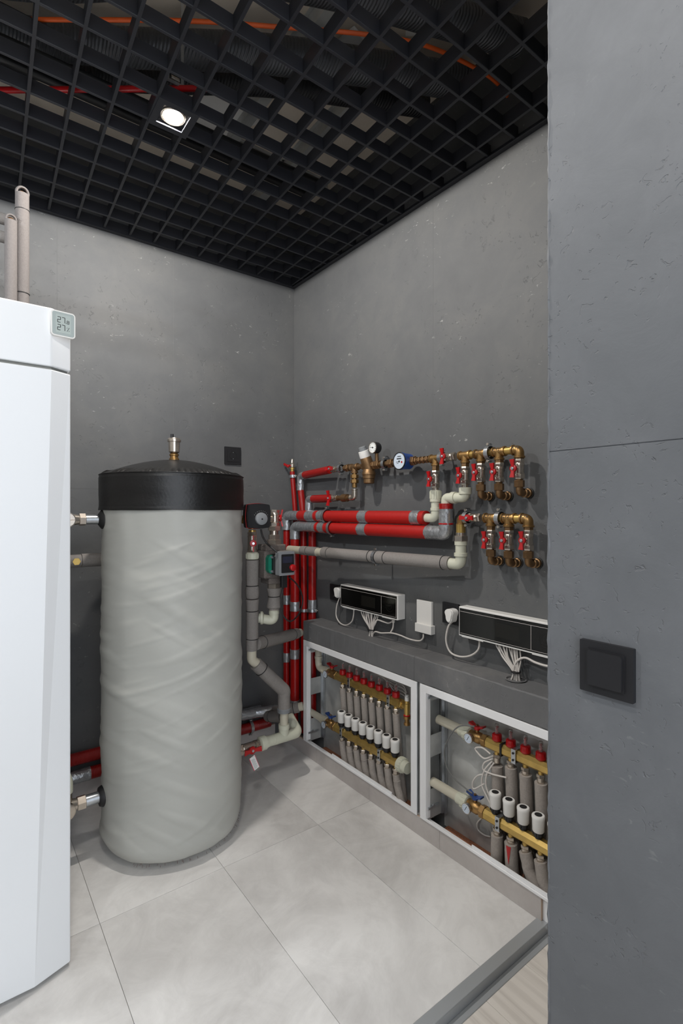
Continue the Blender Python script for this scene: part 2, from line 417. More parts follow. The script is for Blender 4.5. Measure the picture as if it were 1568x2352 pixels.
for z0, z1 in ((-.03, zP), (zP, 3.2)):
    MB().bx(-.78, -.7785, -4.2, -2.142, z0+.0008, z1-.0008, .0008).build('panel', PILL, wp, 0)
random.seed(2)
m = MB(); zz = [-.03+i*.012 for i in range(int(3.2/.012))]
m.tube([V((-.7785+.0012*noise.noise(V((z*22, 1, 0))), -2.1435+.0012*noise.noise(V((z*26, 5, 0))), z)) for z in zz], .0024, 7, 0, .9)
m.build('ragged_edge', PILL, wp, 60)
wl = MB().bx(WX0-.1, WX0, -4.2, .12, -.06, 3.2).build('wall_left', WALL, None, 0); tag(wl, 'grey plaster wall on the left beyond the boiler', None, None, ST)
# slab
sl = MB().bx(WX0-.1, .12, -4.2, .12, 3.12, 3.3).build('ceiling', SLAB, None, 0); tag(sl, 'bare beige concrete slab above the black grid', None, None, ST)

# grid ceiling: every bar its own part
gr = thing('ceiling_grille', 'black open-cell square grid hung below the slab', None, (-1.1, -1.4, GZ), kind=ST)
BW = .010; BH = .048; SKEW = .04          # the grid hangs a touch out of square with the right wall
def slant_bar(x, ya, yb_):
    vs = [(x+SKEW*y+a*BW/2, y, GZ+b*BH) for y in (ya, yb_) for b in (0, 1) for a in (-1, 1)]
    return MB().add(vs, [(0, 1, 3, 2), (4, 6, 7, 5), (0, 4, 5, 1), (2, 3, 7, 6), (0, 2, 6, 4), (1, 5, 7, 3)])
for k in range(25):
    x = -.030-.1167*k
    slant_bar(x, -.004, -2.139 if x > -.69 else -3.35).build('grille_bar', BLACKBAR, gr, 0)
for k in range(29):
    y = -.0135-.1188*k
    x1 = -.004 if y > -2.136 else -.782
    MB().bx(WX0+.002, x1, y-BW/2, y+BW/2, GZ+.0003, GZ+BH-.0003, .0012).build('grille_bar', BLACKBAR, gr, 0)
t2 = MB().bx(WX0, -.022, -.022, 0, GZ-.006, GZ, .001).bx(WX0, -.022, -.003, 0, GZ, GZ+.022).build('trim_2', BLACKBAR, None, 0); tag(t2, 'black angle trim where the grid meets the back wall', None, None, ST)
t3 = MB().bx(-.022, 0, -2.14, 0, GZ-.006, GZ, .001).bx(-.003, 0, -2.14, 0, GZ, GZ+.022).build('trim_3', BLACKBAR, None, 0); tag(t3, 'black angle trim where the grid meets the right wall', None, None, ST)

# downlights
for i, (x, y, *_r) in enumerate(LAMPS):
    lb = ['square black downlight glowing in the grid above the tank', 'square black downlight in the grid near the doorway', 'square black downlight in the grid left of the boiler', 'square black downlight in the grid behind the viewer'][i]
    t = thing('downlight', lb, 'ceiling lamp', (x, y, GZ), 'recessed downlights')
    f = MB(); s = .068
    f.bx(x-s, x-.045, y-s, y+s, GZ-.004, GZ+.05); f.bx(x+.045, x+s, y-s, y+s, GZ-.004, GZ+.05)
    f.bx(x-.045, x+.045, y-s, y-.045, GZ-.004, GZ+.05); f.bx(x-.045, x+.045, y+.045, y+s, GZ-.004, GZ+.05)
    f.bx(x-.045, x+.045, y-.045, y+.045, GZ+.012, GZ+.05)
    f.build('housing', BLACKBAR, t, 0)
    MB().lathe((x, y, GZ+.011), (0, 0, -1), [(0, .042), (.008, .042), (.010, .038), (.008, .034), (.003, .032)], 32, caps=False).build('bezel', NICK, t)
    MB().lathe((x, y, GZ+.011), (0, 0, -1), [(0, .031), (.006, .031), (.0068, .02)], 32).build('lens', GLOW, t)

# services above the grid
def at_z(px, py, z): return zp(px, py, z)
for pts, r, m_, lb in (
    ([(-2.6, -.26, 2.99), (-1.5, -.56, 3.0), (-.75, -1.05, 2.98), (-.08, -1.38, 3.0)], .058, DUCT, 'thick corrugated duct above the grid, just behind the orange conduit'),
    ([(-2.6, -.44, 3.0), (-1.6, -.75, 2.99), (-.9, -1.26, 3.0), (-.08, -1.62, 2.99)], .055, DUCT, 'thick corrugated duct above the grid, nearer the viewer than its twin'),
    ([(-2.6, -.12, 3.02), (-1.4, -.42, 3.03), (-.65, -.90, 3.02), (-.08, -1.18, 3.03)], .040, DUCTD, 'dark thin duct above the grid next to the lamp'),
    ([(-2.6, -.62, 3.0), (-1.7, -.93, 3.01), (-1.05, -1.42, 3.0), (-.6, -1.95, 3.01)], .050, DUCTD, 'dark duct above the grid at the top picture edge')):
    tag(MB().tube(spline([V(p) for p in pts], 14), r, 18).build('flexible_duct', m_), lb, 'duct', 'corrugated ducts above the grid')
tag(MB().tube(spline([at_z(60, 45, 2.88), at_z(420, 48, 2.88), at_z(640, 62, 2.88), at_z(830, 78, 2.88), at_z(960, 100, 2.88), at_z(1060, 140, 2.9), at_z(1140, 190, 2.9), at_z(1190, 260, 2.9)], 10), .0065, 10).build('orange_conduit', ORANGE), 'bright orange conduit winding above the black grid', 'conduit')
a, b_ = at_z(0, 207, 2.80), at_z(480, 203, 2.80)
tag(MB().tube([a, b_], .010, 10).build('red_sprinkler_pipe', REDP), 'straight red pipe above the grid at the left', 'pipe')
for i, (y, z, r, lb) in enumerate([(-.62, 2.90, .018, 'black pipe above the grid, second from the back wall'), (-.56, 2.90, .018, 'black pipe above the grid, nearest the back wall'), (-.85, 2.86, .012, 'slim black pipe above the grid behind the lamp')]):
    tag(MB().cyl((-2.9, y, z), (-.25, y+.05*(i-1), z), r, seg=10).build('black_pipe', BLACK), lb, 'pipe', 'black pipes above the grid')
random.seed(3)
for i, (x, y, sx, sy, lb) in enumerate([(-.30, -.62, .05, 1.1, 'long metal channel fixed under the slab near the right wall'), (-.50, -.40, .9, .05, 'metal channel fixed under the slab near the back wall'), (-.62, -.9, .045, .9, 'metal channel fixed under the slab above the tank')]):
    o = MB().bx(x-sx/2, x+sx/2, y-sy/2, y+sy/2, 3.06, 3.12).bx(x-sx/2-.012, x+sx/2+.012, y-sy/2-.012, y+sy/2+.012, 3.115, 3.12)
    tag(o.build('ceiling_channel', GALV, None, 0), lb, 'channel', 'metal channels under the slab')
for i, (x, y, s, a, lb) in enumerate([(-.42, -1.05, .20, .2, 'white board scrap under the slab by the right wall'), (-.72, -.52, .22, .5, 'white board scrap under the slab, closest to the corner'), (-.28, -1.45, .18, .9, 'white board scrap under the slab by the pillar')]):
    tag(MB().box((x, y, 3.108), (s, s*1.4, .016), Matrix.Rotation(a, 4, 'Z')).build('board_scrap', WHITE, None, 0), lb, 'board', 'white board scraps under the slab')
bk = thing('hanger_bracket', 'white metal bracket above the grid behind the lamp', 'bracket', at_z(402, 182, 2.82))
bl = bk.location
MB().bx(bl.x-.03, bl.x+.03, bl.y-.002, bl.y+.002, bl.z-.02, bl.z-.008).bx(bl.x-.03, bl.x-.02, bl.y-.002, bl.y+.002, bl.z-.008, bl.z+.05).bx(bl.x+.02, bl.x+.03, bl.y-.002, bl.y+.002, bl.z-.008, bl.z+.3).build('plate', STEEL, bk, 0)
MB().cyl(bl+V((-.014, 0, 0)), bl+V((.014, 0, 0)), .008, seg=10).build('bolt', NICK, bk)

# skirtings
CX = -.120          # face of the low built-out part along the right wall
sk = thing('baseboard_right', 'grey stone tile skirting under the white cabinet frames', None, (CX, -1, 0), kind=ST)
for y0, y1 in ((-.02, -.42), (-.4212, -.853), (-.8545, -1.285), (-1.2862, -1.724)):
    MB().bx(CX, CX+.0085, y1, y0, .0006, .0765, .0003).build('tile', SKIRT, sk, 0)
MB().bx(CX+.0005, CX+.0090, -1.7243, -.02, .0765, .078).build('raw_edge', CLAY, sk, 0)
MB().bx(CX, CX+.0085, -1.7255, -1.7242, .0006, .078).build('raw_end', CLAY, sk, 0)
MB().bx(CX+.0092, CX+.026, -2.10, -.30, 0, .0765).build('plinth', PAINT, sk, 0)
sk2 = thing('baseboard_back', 'grey stone tile skirting along the back wall', None, (-1, 0, 0), kind=ST)
for x0, x1 in ((-.14, -.56), (-.5612, -.99), (-.9912, -1.42), (-1.4212, -1.85), (-1.8512, -2.28), (-2.2812, -2.94)):
    MB().bx(x1, x0, -.014, -.003, .0006, .075, .0003).build('tile', SKIRT, sk2, 0)
MB().bx(-2.94, -.14, -.0138, -.003, .075, .0765).build('raw_edge', CLAY, sk2, 0)

# concrete ledge above the cabinets
LZ = .735; LB = .632; LY = -.292; LJ = by(951, .12)
for (y0, y1, lb) in ((LY, LJ+.0006, 'grey plastered ledge over the left cabinet with a rough edge'), (LJ-.0006, -2.12, 'grey plastered ledge over the right cabinet beside the pillar')):
    m = MB(); n = 60; prof = [(-.0005, LB), (CX+.004, LB), (CX, LB+.004), (CX, LZ-.004), (CX+.004, LZ), (-.0005, LZ)]
    vs = []; fs = []
    for i in range(n+1):
        y = y0+(y1-y0)*i/n
        for j, (px_, pz) in enumerate(prof):
            q = .0022*noise.noise(V((y*30, j*3, 1)))+.0022*noise.noise(V((y*9, j*3, 1)))
            vs.append((px_+(q if j in (1, 2, 3, 4) else 0), y, pz+(q if j in (1, 2, 3, 4, ) else 0)))
    k = len(prof)
    for i in range(n):
        for j in range(k): fs.append((i*k+j, i*k+(j+1) % k, (i+1)*k+(j+1) % k, (i+1)*k+j))
    fs += [tuple(range(k)), tuple(n*k+j for j in range(k))]
    tag(m.add(vs, fs).build('ledge', LEDGE, None, 0), lb, 'ledge')

# ================================================================== BOILER CABINET
YF = -1.011; XL = -1.985; XR = -1.378; YB = -.980
bo = thing('boiler', 'tall glossy white boiler cabinet at the left edge', 'boiler', (-1.68, -.7, 0))
def boiler_block(z0, z1, xk0, xk1, name, m, inset=0):
    ring = []
    for z, xk in ((z0, xk0), (z1, xk1)):
        ring.append([(XL+inset, -.40, z), (XL+inset, YB, z), (XL+.09, YF+inset, z), (xk, YF+inset, z), (XR-inset, YB+inset, z), (XR-inset, -.40, z)])
    vs = ring[0]+ring[1]; n = 6
    fs = [tuple(range(n)), tuple(range(n, 2*n))]+[(i, (i+1) % n, (i+1) % n+n, i+n) for i in range(n)]
    o = MB().add(vs, fs).build(name, m, bo, 0)
    if not inset:
        bv = o.modifiers.new('bevel', 'BEVEL'); bv.width = .004; bv.segments = 3; bv.limit_method = 'ANGLE'; bv.angle_limit = .5
    return o
boiler_block(.015, 1.748, -1.472, -1.431, 'front_panel', BOILER)
boiler_block(1.746, 1.758, -1.431, -1.431, 'seam', SEAM, .008)
boiler_block(1.756, 1.9225, -1.431, -1.431, 'top_panel', BOILER)
MB().bx(XL+.03, XR-.03, -.95, -.43, 0, .02).build('plinth', SEAM, bo, 0)
# thermometer
r0 = ray(145, 744); tdir = None
e0 = V((-1.431, YF, 0)); e1 = V((XR, YB, 0)); u = (e1-e0).normalized(); nrm = V((u.y, -u.x, 0)).normalized()
def bev_pt(px, py, off=0):      # on the bevelled strip of the boiler front
    r = ray(px, py); o = e0+nrm*off; t = (o-CAM).dot(nrm)/r.dot(nrm); return CAM+r*t
tm = thing('thermometer', 'small white digital thermometer stuck on the boiler top corner', 'thermometer', bev_pt(145, 780, .001))
# it faces along the front panel
u2 = V((1, .12, 0)).normalized(); n2 = V((u2.y, -u2.x, 0))
o2 = V((-1.4345, YF-.0005, 0))
def tp(px, py, off=.010):
    r = ray(px, py); o = o2+n2*off; t = (o-CAM).dot(n2)/r.dot(n2); return CAM+r*t
c_ = (tp(117, 706)+tp(117, 763)+tp(173, 728)+tp(173, 782))/4
hw = (tp(173, 755)-tp(117, 735)); hw.z = 0; hw = hw.length/2; hh = (tp(117, 706)-tp(117, 765)).length/2
def rrect(hw, hh, r, n=5):
    out = []
    for cx, cy, a0 in ((hw-r, hh-r, 0), (-hw+r, hh-r, PI/2), (-hw+r, -hh+r, PI), (hw-r, -hh+r, 1.5*PI)):
        for k in range(n+1): a = a0+PI/2*k/n; out.append((cx+r*math.cos(a), cy+r*math.sin(a)))
    return out
TO = lambda a, b, d: c_+u2*a+V((0, 0, b))+n2*d
MB().prism(rrect(hw, hh, .009), -.010, 0, TO).build('case', WHITE, tm, 50)
MB().prism(rrect(hw*.90, hh*.90, .006), 0, .0006, TO).build('bezel', mat('thermo_bezel', (168, 178, 176), .3), tm, 0)
MB().prism(rrect(hw*.62, hh*.72, .001), .0006, .0010, TO).build('screen', LCD, tm, 0)
SEG = {'2': 'abged', '7': 'abc', '8': 'abcdefg'}
def seven(m, ch, cx, cy, w, h, t):
    pos = {'a': (0, h/2, w, t), 'g': (0, 0, w, t), 'd': (0, -h/2, w, t), 'b': (w/2, h/4, t, h/2), 'c': (w/2, -h/4, t, h/2), 'e': (-w/2, -h/4, t, h/2), 'f': (-w/2, h/4, t, h/2)}
    for s_ in SEG[ch]:
        x, y, sw, sh = pos[s_]; m.prism([(cx+x-sw/2, cy+y-sh/2), (cx+x+sw/2, cy+y-sh/2), (cx+x+sw/2, cy+y+sh/2), (cx+x-sw/2, cy+y+sh/2)], .0010, .0013, TO)
md = MB(); H = hh*.42; W_ = hw*.24; T_ = .0016
for cy in (hh*.30, -hh*.30):
    seven(md, '2', -hw*.36, cy, W_, H, T_); seven(md, '7', 0, cy, W_, H, T_)
seven(md, '8', hw*.38, hh*.20, W_*.7, H*.55, T_*.8)
md.prism([(hw*.19, hh*.07), (hw*.24, hh*.07), (hw*.24, hh*.11), (hw*.19, hh*.11)], .001, .0013, TO)
md.prism([(hw*.28, -hh*.52), (hw*.32, -hh*.52), (hw*.50, -hh*.20), (hw*.46, -hh*.20)], .001, .0013, TO)
for q in ((hw*.30, -hh*.24), (hw*.47, -hh*.48)): md.prism([(q[0]-.0008, q[1]-.0008), (q[0]+.0008, q[1]-.0008), (q[0]+.0008, q[1]+.0008), (q[0]-.0008, q[1]+.0008)], .001, .0013, TO)
md.build('digits', INK, tm, 0)

# pipes standing on the boiler
def foam_pipe(name, label, pts, r, m=FOAM, cat='pipe', group=None, ties=(), fil=.03, core=None, extra=None):
    t = thing(name, label, cat, pts[-1], group)
    MB().tube(pts, r, 20, fil).build('insulation', m, t)
    for c, ax_ in ties: MB().ring(c, ax_, r+.0005, .0016, 22, 6).build('cable_tie', RUBBER, t)
    return t
P1t = ap(51, 447, .42); P1b = V((P1t.x, P1t.y, 1.93))
t = thing('insulated_pipe', 'tall grey foam pipe on the boiler with an open copper end', 'pipe', P1b, 'foam pipes above the boiler'); FOAMT = mat('boiler_pipe_foam', (108, 103, 101), .88, var=.07, vscale=150, bump=.6, bscale=350)
rr = 14.3*ray(51, 1).y and 14.3*((-.42-CAM.y)/ray(51, 447).y)/FPX
zs = [P1b.z, ap(51, 675, .42).z, ap(51, 484, .42).z, P1t.z-.0]
MB().tube([P1b, V((P1b.x, P1b.y, zs[1]))], lambda s: rr*(.97+.05*math.sin(s*PI)), 20).build('insulation', FOAMT, t)
MB().tube([V((P1b.x, P1b.y, zs[1])), V((P1b.x, P1b.y, (zs[1]+zs[2])/2)), V((P1b.x, P1b.y, zs[2]))], rr, 20).build('insulation', FOAMT, t)
MB().tube([V((P1b.x, P1b.y, zs[2])), V((P1b.x, P1b.y, zs[3]))], rr*.98, 20, caps=False).build('insulation', FOAMT, t)
MB().ring(V((P1b.x, P1b.y-.004, zs[3]+.004)), (.15, -1, -.35), rr*.82, rr*.20, 26, 8, 1.6).build('foam_rim', FOAMT, t)
for z in zs[1:3]: MB().ring((P1b.x, P1b.y, z), (0, 0, 1), rr*.97, .002, 22, 6).build('cable_tie', RUBBER, t)
MB().tube([V((P1b.x, P1b.y+.002, zs[3]-.03)), V((P1b.x, P1b.y, zs[3]+.004)), V((P1b.x, P1b.y+.05, zs[3]+.010))], rr*.60, 16, .02).build('elbow', COPPER, t)
P2t = ap(25, 508, .44); r2 = 12.5*((-.44-CAM.y)/ray(25, 447).y)/FPX
t = thing('insulated_pipe', 'shorter grey foam pipe on the boiler beside the tall one', 'pipe', (P2t.x, P2t.y, 1.93), 'foam pipes above the boiler')
MB().tube([V((P2t.x, P2t.y, 1.93)), P2t], r2, 20).build('insulation', FOAMT, t)
MB().ring(P2t+V((0, -.003, .004)), (.15, -1, -.3), r2*.82, r2*.2, 24, 8, 1.6).build('foam_rim', FOAMT, t)
MB().tube([P2t+V((0, 0, -.02)), P2t+V((0, 0, .004)), P2t+V((0, .05, .010))], r2*.62, 16, .02).build('elbow', COPPER, t)
for py, lb in ((503, 'upper'), (545, 'lower')):
    q = ap(8, py, .35)
    t = thing('insulated_pipe', lb+' sideways grey foam pipe at the left picture edge above the boiler', 'pipe', q, 'foam pipes above the boiler')
    MB().tube([q+V((.035, 0, 0)), q+V((-.6, 0, 0))], r2*1.05, 18).build('insulation', FOAM, t)
q = ap(2, 610, .40)
t = thing('relief_valve', 'dark bronze relief valve at the far left on the boiler', 'valve', (q.x, q.y, 1.925))
MB().lathe((q.x, q.y, 1.925), (0, 0, 1), [(0, .016), (.06, .016), (.062, .02), (.08, .02), (.082, .014), (.10, .014)], 16).build('tail_pipe', PPR, t)
MB().lathe((q.x, q.y, 2.022), (0, 0, 1), [(0, .014), (.02, .019), (.05, .017), (.055, .010), (.08, .010), (.082, .005)], 16).build('body', BRASSD, t)

# ================================================================== TANK
TX, TY, TR = -.913, -.516, .285
tk = thing('water_tank', 'tall round hot water tank in a pale grey fabric jacket', 'tank', (TX, TY, 0))
def jacket_r(a, z):
    p = V((math.cos(a)*1.0, math.sin(a)*1.0, 0))
    d = 0
    d += .0065*noise.noise(V((p.x*1.3+z*1.2, p.y*1.3, z*6)))                 # slack folds
    q = noise.noise(V((p.x*.9+5, p.y*.9, z*17+p.x*3.0))); d += .0065*max(0, q-.02)
    q = noise.noise(V((p.x*1.5, p.y*1.5+9, z*34-p.x*3.5))); d += .0045*max(0, q-.05)
    d += .003*math.exp(-((z-1.30)/.05)**2)*math.sin(a*16)*.5
    return TR-.005+d
NA, NZ = 300, 260; vs = []; fs = []
for i in range(NZ+1):
    s = i/NZ
    for k in range(NA):
        a = 2*PI*k/NA
        zb = .034+.010*noise.noise(V((math.cos(a)*2.2, math.sin(a)*2.2, 4)))+.004*noise.noise(V((math.cos(a)*9, math.sin(a)*9, 4)))
        z = zb+(1.36-zb)*s; r = jacket_r(a, z)
        if z < .09: r -= .020*((.09-z)/.06)**2
        vs.append((TX+r*math.cos(a), TY+r*math.sin(a), z))
for i in range(NZ):
    for k in range(NA):
        k2 = (k+1) % NA; fs.append((i*NA+k, i*NA+k2, (i+1)*NA+k2, (i+1)*NA+k))
fs.append(tuple(range(NA))[::-1])
MB().add(vs, fs).build('jacket', FAB, tk, 180)
# black cap with gathered top seam
NZ = 70; vs = []; fs = []
for i in range(NZ+1):
    s = i/NZ
    for k in range(NA):
        a = 2*PI*k/NA
        if s < .62:
            z = 1.347+(1.487-1.347)*s/.62+.003*noise.noise(V((math.cos(a)*2, math.sin(a)*2, 8)))*(1-s/.62)
            r = TR+.0035+.0018*noise.noise(V((math.cos(a)*2.4, math.sin(a)*2.4, z*22)))
            if s < .05: r += .001
            if .58 < s: r += -.0015
        else:
            q = (s-.62)/.38
            r = (TR+.003)*(1-q*.999); dome = math.sin(math.acos(min(1, max(0, 1-q)))) if q < 1 else 1
            z = 1.487+.072*(1-(1-q)**1.75)
            pk = math.exp(-((q-.085)/.05)**2)
            if q > 0: z += pk*(.0075*math.sin(a*70+3*noise.noise(V((a*3, 0, 0))))*max(0, noise.noise(V((math.cos(a)*3, math.sin(a)*3, 1)))+.35)*1.6)
            if q < .03: r += .002
        vs.append((TX+r*math.cos(a), TY+r*math.sin(a), z))
for i in range(NZ):
    for k in range(NA):
        k2 = (k+1) % NA; fs.append((i*NA+k, i*NA+k2, (i+1)*NA+k2, (i+1)*NA+k))
MB().add(vs, fs).build('cap', LEATH, tk, 180)
MB().ring((TX, TY, 1.488), (0, 0, 1), TR+.0025, .0022, 120, 6).ring((TX, TY, 1.350), (0, 0, 1), TR+.0045, .0016, 120, 6).build('seam_piping', LEATH, tk)
MB().cyl((TX, TY, 0), (TX, TY, .05), .17, seg=40).build('base_ring', RUBBER, tk)
# ragged threads
random.seed(5); m = MB()
for k in range(36):
    a = -PI/2+random.uniform(-.9, 1.3); z = .030+random.uniform(-.004, .006); r = TR-.020
    p = V((TX+r*math.cos(a), TY+r*math.sin(a), z)); m.tube([p, p+V((math.cos(a)*.006, math.sin(a)*.006, -random.uniform(.002, .009)))], .0006, 4)
o = m.build('frayed_threads', mat('thread', (120, 92, 86), .9), tk); o['kind'] = 'stuff'
# air vent
av = thing('air_vent', 'nickel and brass air vent standing on the black tank cap', 'vent', (TX, TY, 1.555))
z0 = 1.553
MB().lathe((TX, TY, z0), (0, 0, 1), [(0, .017), (.003, .020), (.012, .020), (.014, .017), (.022, .016), (.024, .019), (.030, .019), (.032, .016), (.036, .014)], 24).build('brass_base', BRASS, av)
MB().lathe((TX, TY, z0+.036), (0, 0, 1), [(0, .018), (.004, .022), (.045, .0235), (.046, .027), (.050, .028), (.056, .028), (.058, .025), (.062, .023)], 32).build('vent_cup', NICK, av)
MB().cyl((TX-.008, TY+.002, z0+.097), (TX-.008, TY+.002, z0+.115), .0065, seg=14).build('vent_screw', BLACK, av)

# ---- socket outlets / switch
def outlet(c, u, n, s, label, cat, name, plugless=True, rocker=False, mt=BLACKM):
    t = thing(name, label, cat, c)
    to = lambda a, b, d: c+u*a+V((0, 0, b))+n*d
    MB().prism(rrect(s, s, .0015, 2), 0, .009, to).build('frame', mt, t, 0)
    MB().prism(rrect(s*.70, s*.70, .001, 2), .009, .0112, to).build('insert', mt, t, 0)
    if rocker: MB().prism(rrect(s*.64, s*.66, .003, 3), .0112, .0155, to).build('rocker', mt, t, 0)
    else:
        MB().lathe(to(0, 0, .0112), n, [(0, .0215), (.001, .0215), (.001, .0195), (-.006, .019), (-.006, .0001)], 32, caps=False).build('socket_well', BLACK, t)
        m = MB()
        for a in (-.0095, .0095): m.cyl(to(a, 0, .0053), to(a, 0, .0063), .0028, seg=10)
        m.build('pin_holes', RUBBER, t)
        MB().box(to(0, .0185, .010), (.005, .003, .005)).box(to(0, -.0185, .010), (.005, .003, .005)).build('earth_clips', STEEL, t, 0)
    return t
UX = V((1, 0, 0)); NB = V((0, -1, 0)); UY = V((0, -1, 0)); NR = V((-1, 0, 0))
outlet(ap(533.5, 1047, 0), UX, NB, .049, 'black double-pole socket on the back wall above the actuator', 'socket', 'wall_socket')
swc = bp(1396, 1537, .78); outlet(V((-.78, swc.y, swc.z)), UY, NR, .0435, 'black square light switch on the grey pillar', 'switch', 'light_switch', rocker=True)

# ================================================================== VALVES, CLAMPS (prototypes)
def butterfly(m, c, n, up, s=1.0, wd=1.0):
    """two-winged handle lying across normal n, wings along up"""
    side = n.cross(up)
    to = lambda a, b, d: c+side*a*wd+up*b+n*d
    for q in (1, -1):
        poly = [(-.005*s, .006*s*q), (.005*s, .006*s*q), (.0065*s, .016*s*q), (.0095*s, .031*s*q), (-.0085*s, .032*s*q), (-.006*s, .016*s*q)]
        m.prism(poly, -.002, .0045, lambda a, b, d: to(a, b, d+abs(b)*.18))
    m.lathe(c-n*.006, n, [(0, .010*s), (.004, .0135*s), (.010, .0125*s), (.011, .009*s)], 16)
def ball_valve(label, L=.071, r=.0165, turn=False, group=None, hm=REDP, hs=1.0, stem=.034, bm=NICK, wd=1.0):
    t = thing('ball_valve', label, 'valve', (0, 0, 0), group); h = L/2
    MB().hexa((0, 0, -h), (0, 0, -h+.018), r*1.12).hexa((0, 0, h-.014), (0, 0, h), r*1.05)\
        .lathe((0, 0, -h+.016), (0, 0, 1), [(0, r*.92), (.003, r*1.02), (.008, r*1.02), (.0085, r*.96), (L-.042, r*.96), (L-.041, r*1.02), (L-.034, r*1.02), (L-.030, r*.9)], 20).cyl((0, 0, 0), (-stem+.004, 0, 0), .0062, seg=12).build('body', bm, t)
    m = MB(); butterfly(m, V((-stem-.002, 0, 0)), V((-1, 0, 0)), V((0, 1, 0)) if turn else V((0, 0, 1)), hs, wd); m.build('handle', hm, t)
    MB().lathe((-stem-.007, 0, 0), (-1, 0, 0), [(0, .0062), (.004, .0062)], 6).cyl((-stem-.011, 0, 0), (-stem-.0135, 0, 0), .0032, seg=8).build('handle_nut', STEEL, t, 20)
    return t
proto_v = ball_valve('x', group='red handled ball valves on the right wall')
_first = [True]
def put_valve(pos, label, proto=None, rot=None, group=None):
    global proto_v
    p = proto or proto_v
    if p.get('_used'): o = dup(p)
    else: o = p; o['_used'] = 1
    o['label'] = label
    if group: o['group'] = group
    place(o, pos, rot); return o
def clamp(c, axis, r, label, group, boltdir=None, back=None, wall=None):
    """steel pipe clamp lined with rubber"""
    t = thing('pipe_clamp', label, 'clamp', c, group); axis = V(axis).normalized()
    MB().ring(c, axis, r+.0015, .003, 28, 8, 2.6).build('rubber_lining', RUBBER, t)
    MB().lathe(c-axis*.0085, axis, [(0, r+.0045), (.017, r+.0045), (.017, r+.0065), (0, r+.0065), (0, r+.0045)], 28, caps=False).build('steel_band', STEEL, t)
    bd = V(boltdir or (0, 0, 1)).normalized()
    X = axis.cross(bd)
    for q in (1, -1):
        p = c+bd*(r+.011)*q
        m = MB().box(p, (.020, .014, .0035) if abs(axis.y) > .5 else (.014, .020, .0035) if abs(axis.x) > .5 else (.016, .016, .004), None, .0008)
        if abs(bd.z) < .5: m = MB().box(p, (.0035, .016, .016), None, .0008)
        sd = X
        m.box(p+bd*.0035*q, (.017, .012, .002), None, .0005) if abs(bd.z) > .5 else None
        m.build('ear', STEEL, t, 20)
        MB().cyl(p-X*.009+bd*.001*q, p+X*.009+bd*.001*q, .0028, seg=8).lathe(p-X*.012+bd*.001*q, X, [(0, .0052), (.005, .0052)], 10).build('bolt', NICK, t)
    if wall is not None:
        MB().cyl(c+V(wall).normalized()*(r+.005), c+V(wall), .004, seg=10).build('wall_stud', STEEL, t)
    return t

# ---- brass rows on the right wall
OFF = .062
def mo(px): return .088 if px <= 765 else max(OFF, .088-(px-765)/(965-765)*(.088-OFF))
def tee(name, p, r, parent, m=BRASS, along=(0, 1, 0), down=.030, half=.028, updir=None):
    p = V(p); A = V(along); D = V(updir or (0, 0, -1)); mm = MB()
    mm.lathe(p-A*half, A, [(0, r*1.12), (.002, r*1.2), (.008, r*1.2), (.010, r), (2*half-.010, r), (2*half-.008, r*1.2), (2*half-.002, r*1.2), (2*half, r*1.12)], 22)
    mm.lathe(p, D, [(0, r), (down-.009, r), (down-.007, r*1.2), (down, r*1.2)], 22)
    return mm.build(name, m, parent)
def elbow_fit(name, p, a, b_, r, parent, m=BRASS, L1=.028, L2=.030, collars=True):
    p = V(p); a = V(a).normalized(); b_ = V(b_).normalized(); mm = MB()
    mm.tube([p+a*L1, p, p+b_*L2], r, 20, r*1.3, fn=8)
    if collars:
        for d, L in ((a, L1), (b_, L2)): mm.lathe(p+d*(L-.008), d, [(0, r), (.0015, r*1.18), (.007, r*1.18), (.008, r*1.05)], 22)
    return mm.build(name, m, parent)
UP = V((0, 0, 1)); DN = V((0, 0, -1)); YP = V((0, 1, 0)); YM = V((0, -1, 0)); XP = V((1, 0, 0))
def text_mesh(txt, size, to, m, parent, name='lettering'):
    c = bpy.data.curves.new(name, 'FONT'); c.body = txt; c.size = size; c.align_x = 'CENTER'; c.align_y = 'CENTER'
    o = bpy.data.objects.new(name, c); COL.objects.link(o)
    dg = bpy.context.evaluated_depsgraph_get(); dg.update(); me = bpy.data.meshes.new_from_object(o.evaluated_get(dg))
    vs = [to(v.co.x, v.co.y, v.co.z) for v in me.vertices]; fs = [tuple(p.vertices) for p in me.polygons]
    bpy.data.objects.remove(o)
    mb = MB().add(vs, fs); return mb.build(name, m, parent, 0)
def write_on_pipe(txt, c, r, size, parent):
    def to(a, b, d):
        ang = b/r+.45; return V((c.x-(r+.0004)*math.cos(ang), c.y-a, c.z+(r+.0004)*math.sin(ang)))
    return text_mesh(txt, size, to, INK, parent)

RB = .0155
um = thing('brass_manifold', 'upper brass tee row on the right wall ending in an elbow', 'manifold', bp(1100, 1042, OFF))
Z1 = bp(1104, 1042, OFF).z
pt = lambda px: V((-OFF, by(px, OFF), Z1))
cols = [1000, 1068, 1104, 1146]
for px in cols[1:]: tee('tee', pt(px), RB, um)
elbow_fit('elbow', pt(1192.5), YP, DN, RB*1.05, um)
ys = [by(c, OFF) for c in (1068, 1104, 1146, 1192.5)]
for a, b_ in zip(ys[:-1], ys[1:]): MB().cyl((-OFF, a-.02, Z1), (-OFF, b_+.02, Z1), RB*.9).build('nipple', BRASSY, um)
YO = V((0, .004, 0))
write_on_pipe('CY1', pt(1104)+YO, RB*1.05, .0165, um); write_on_pipe('CY2', pt(1146)+YO, RB*1.05, .0165, um); write_on_pipe('KYX', pt(1192.5)+V((0, .006, 0)), RB*1.10, .0150, um)
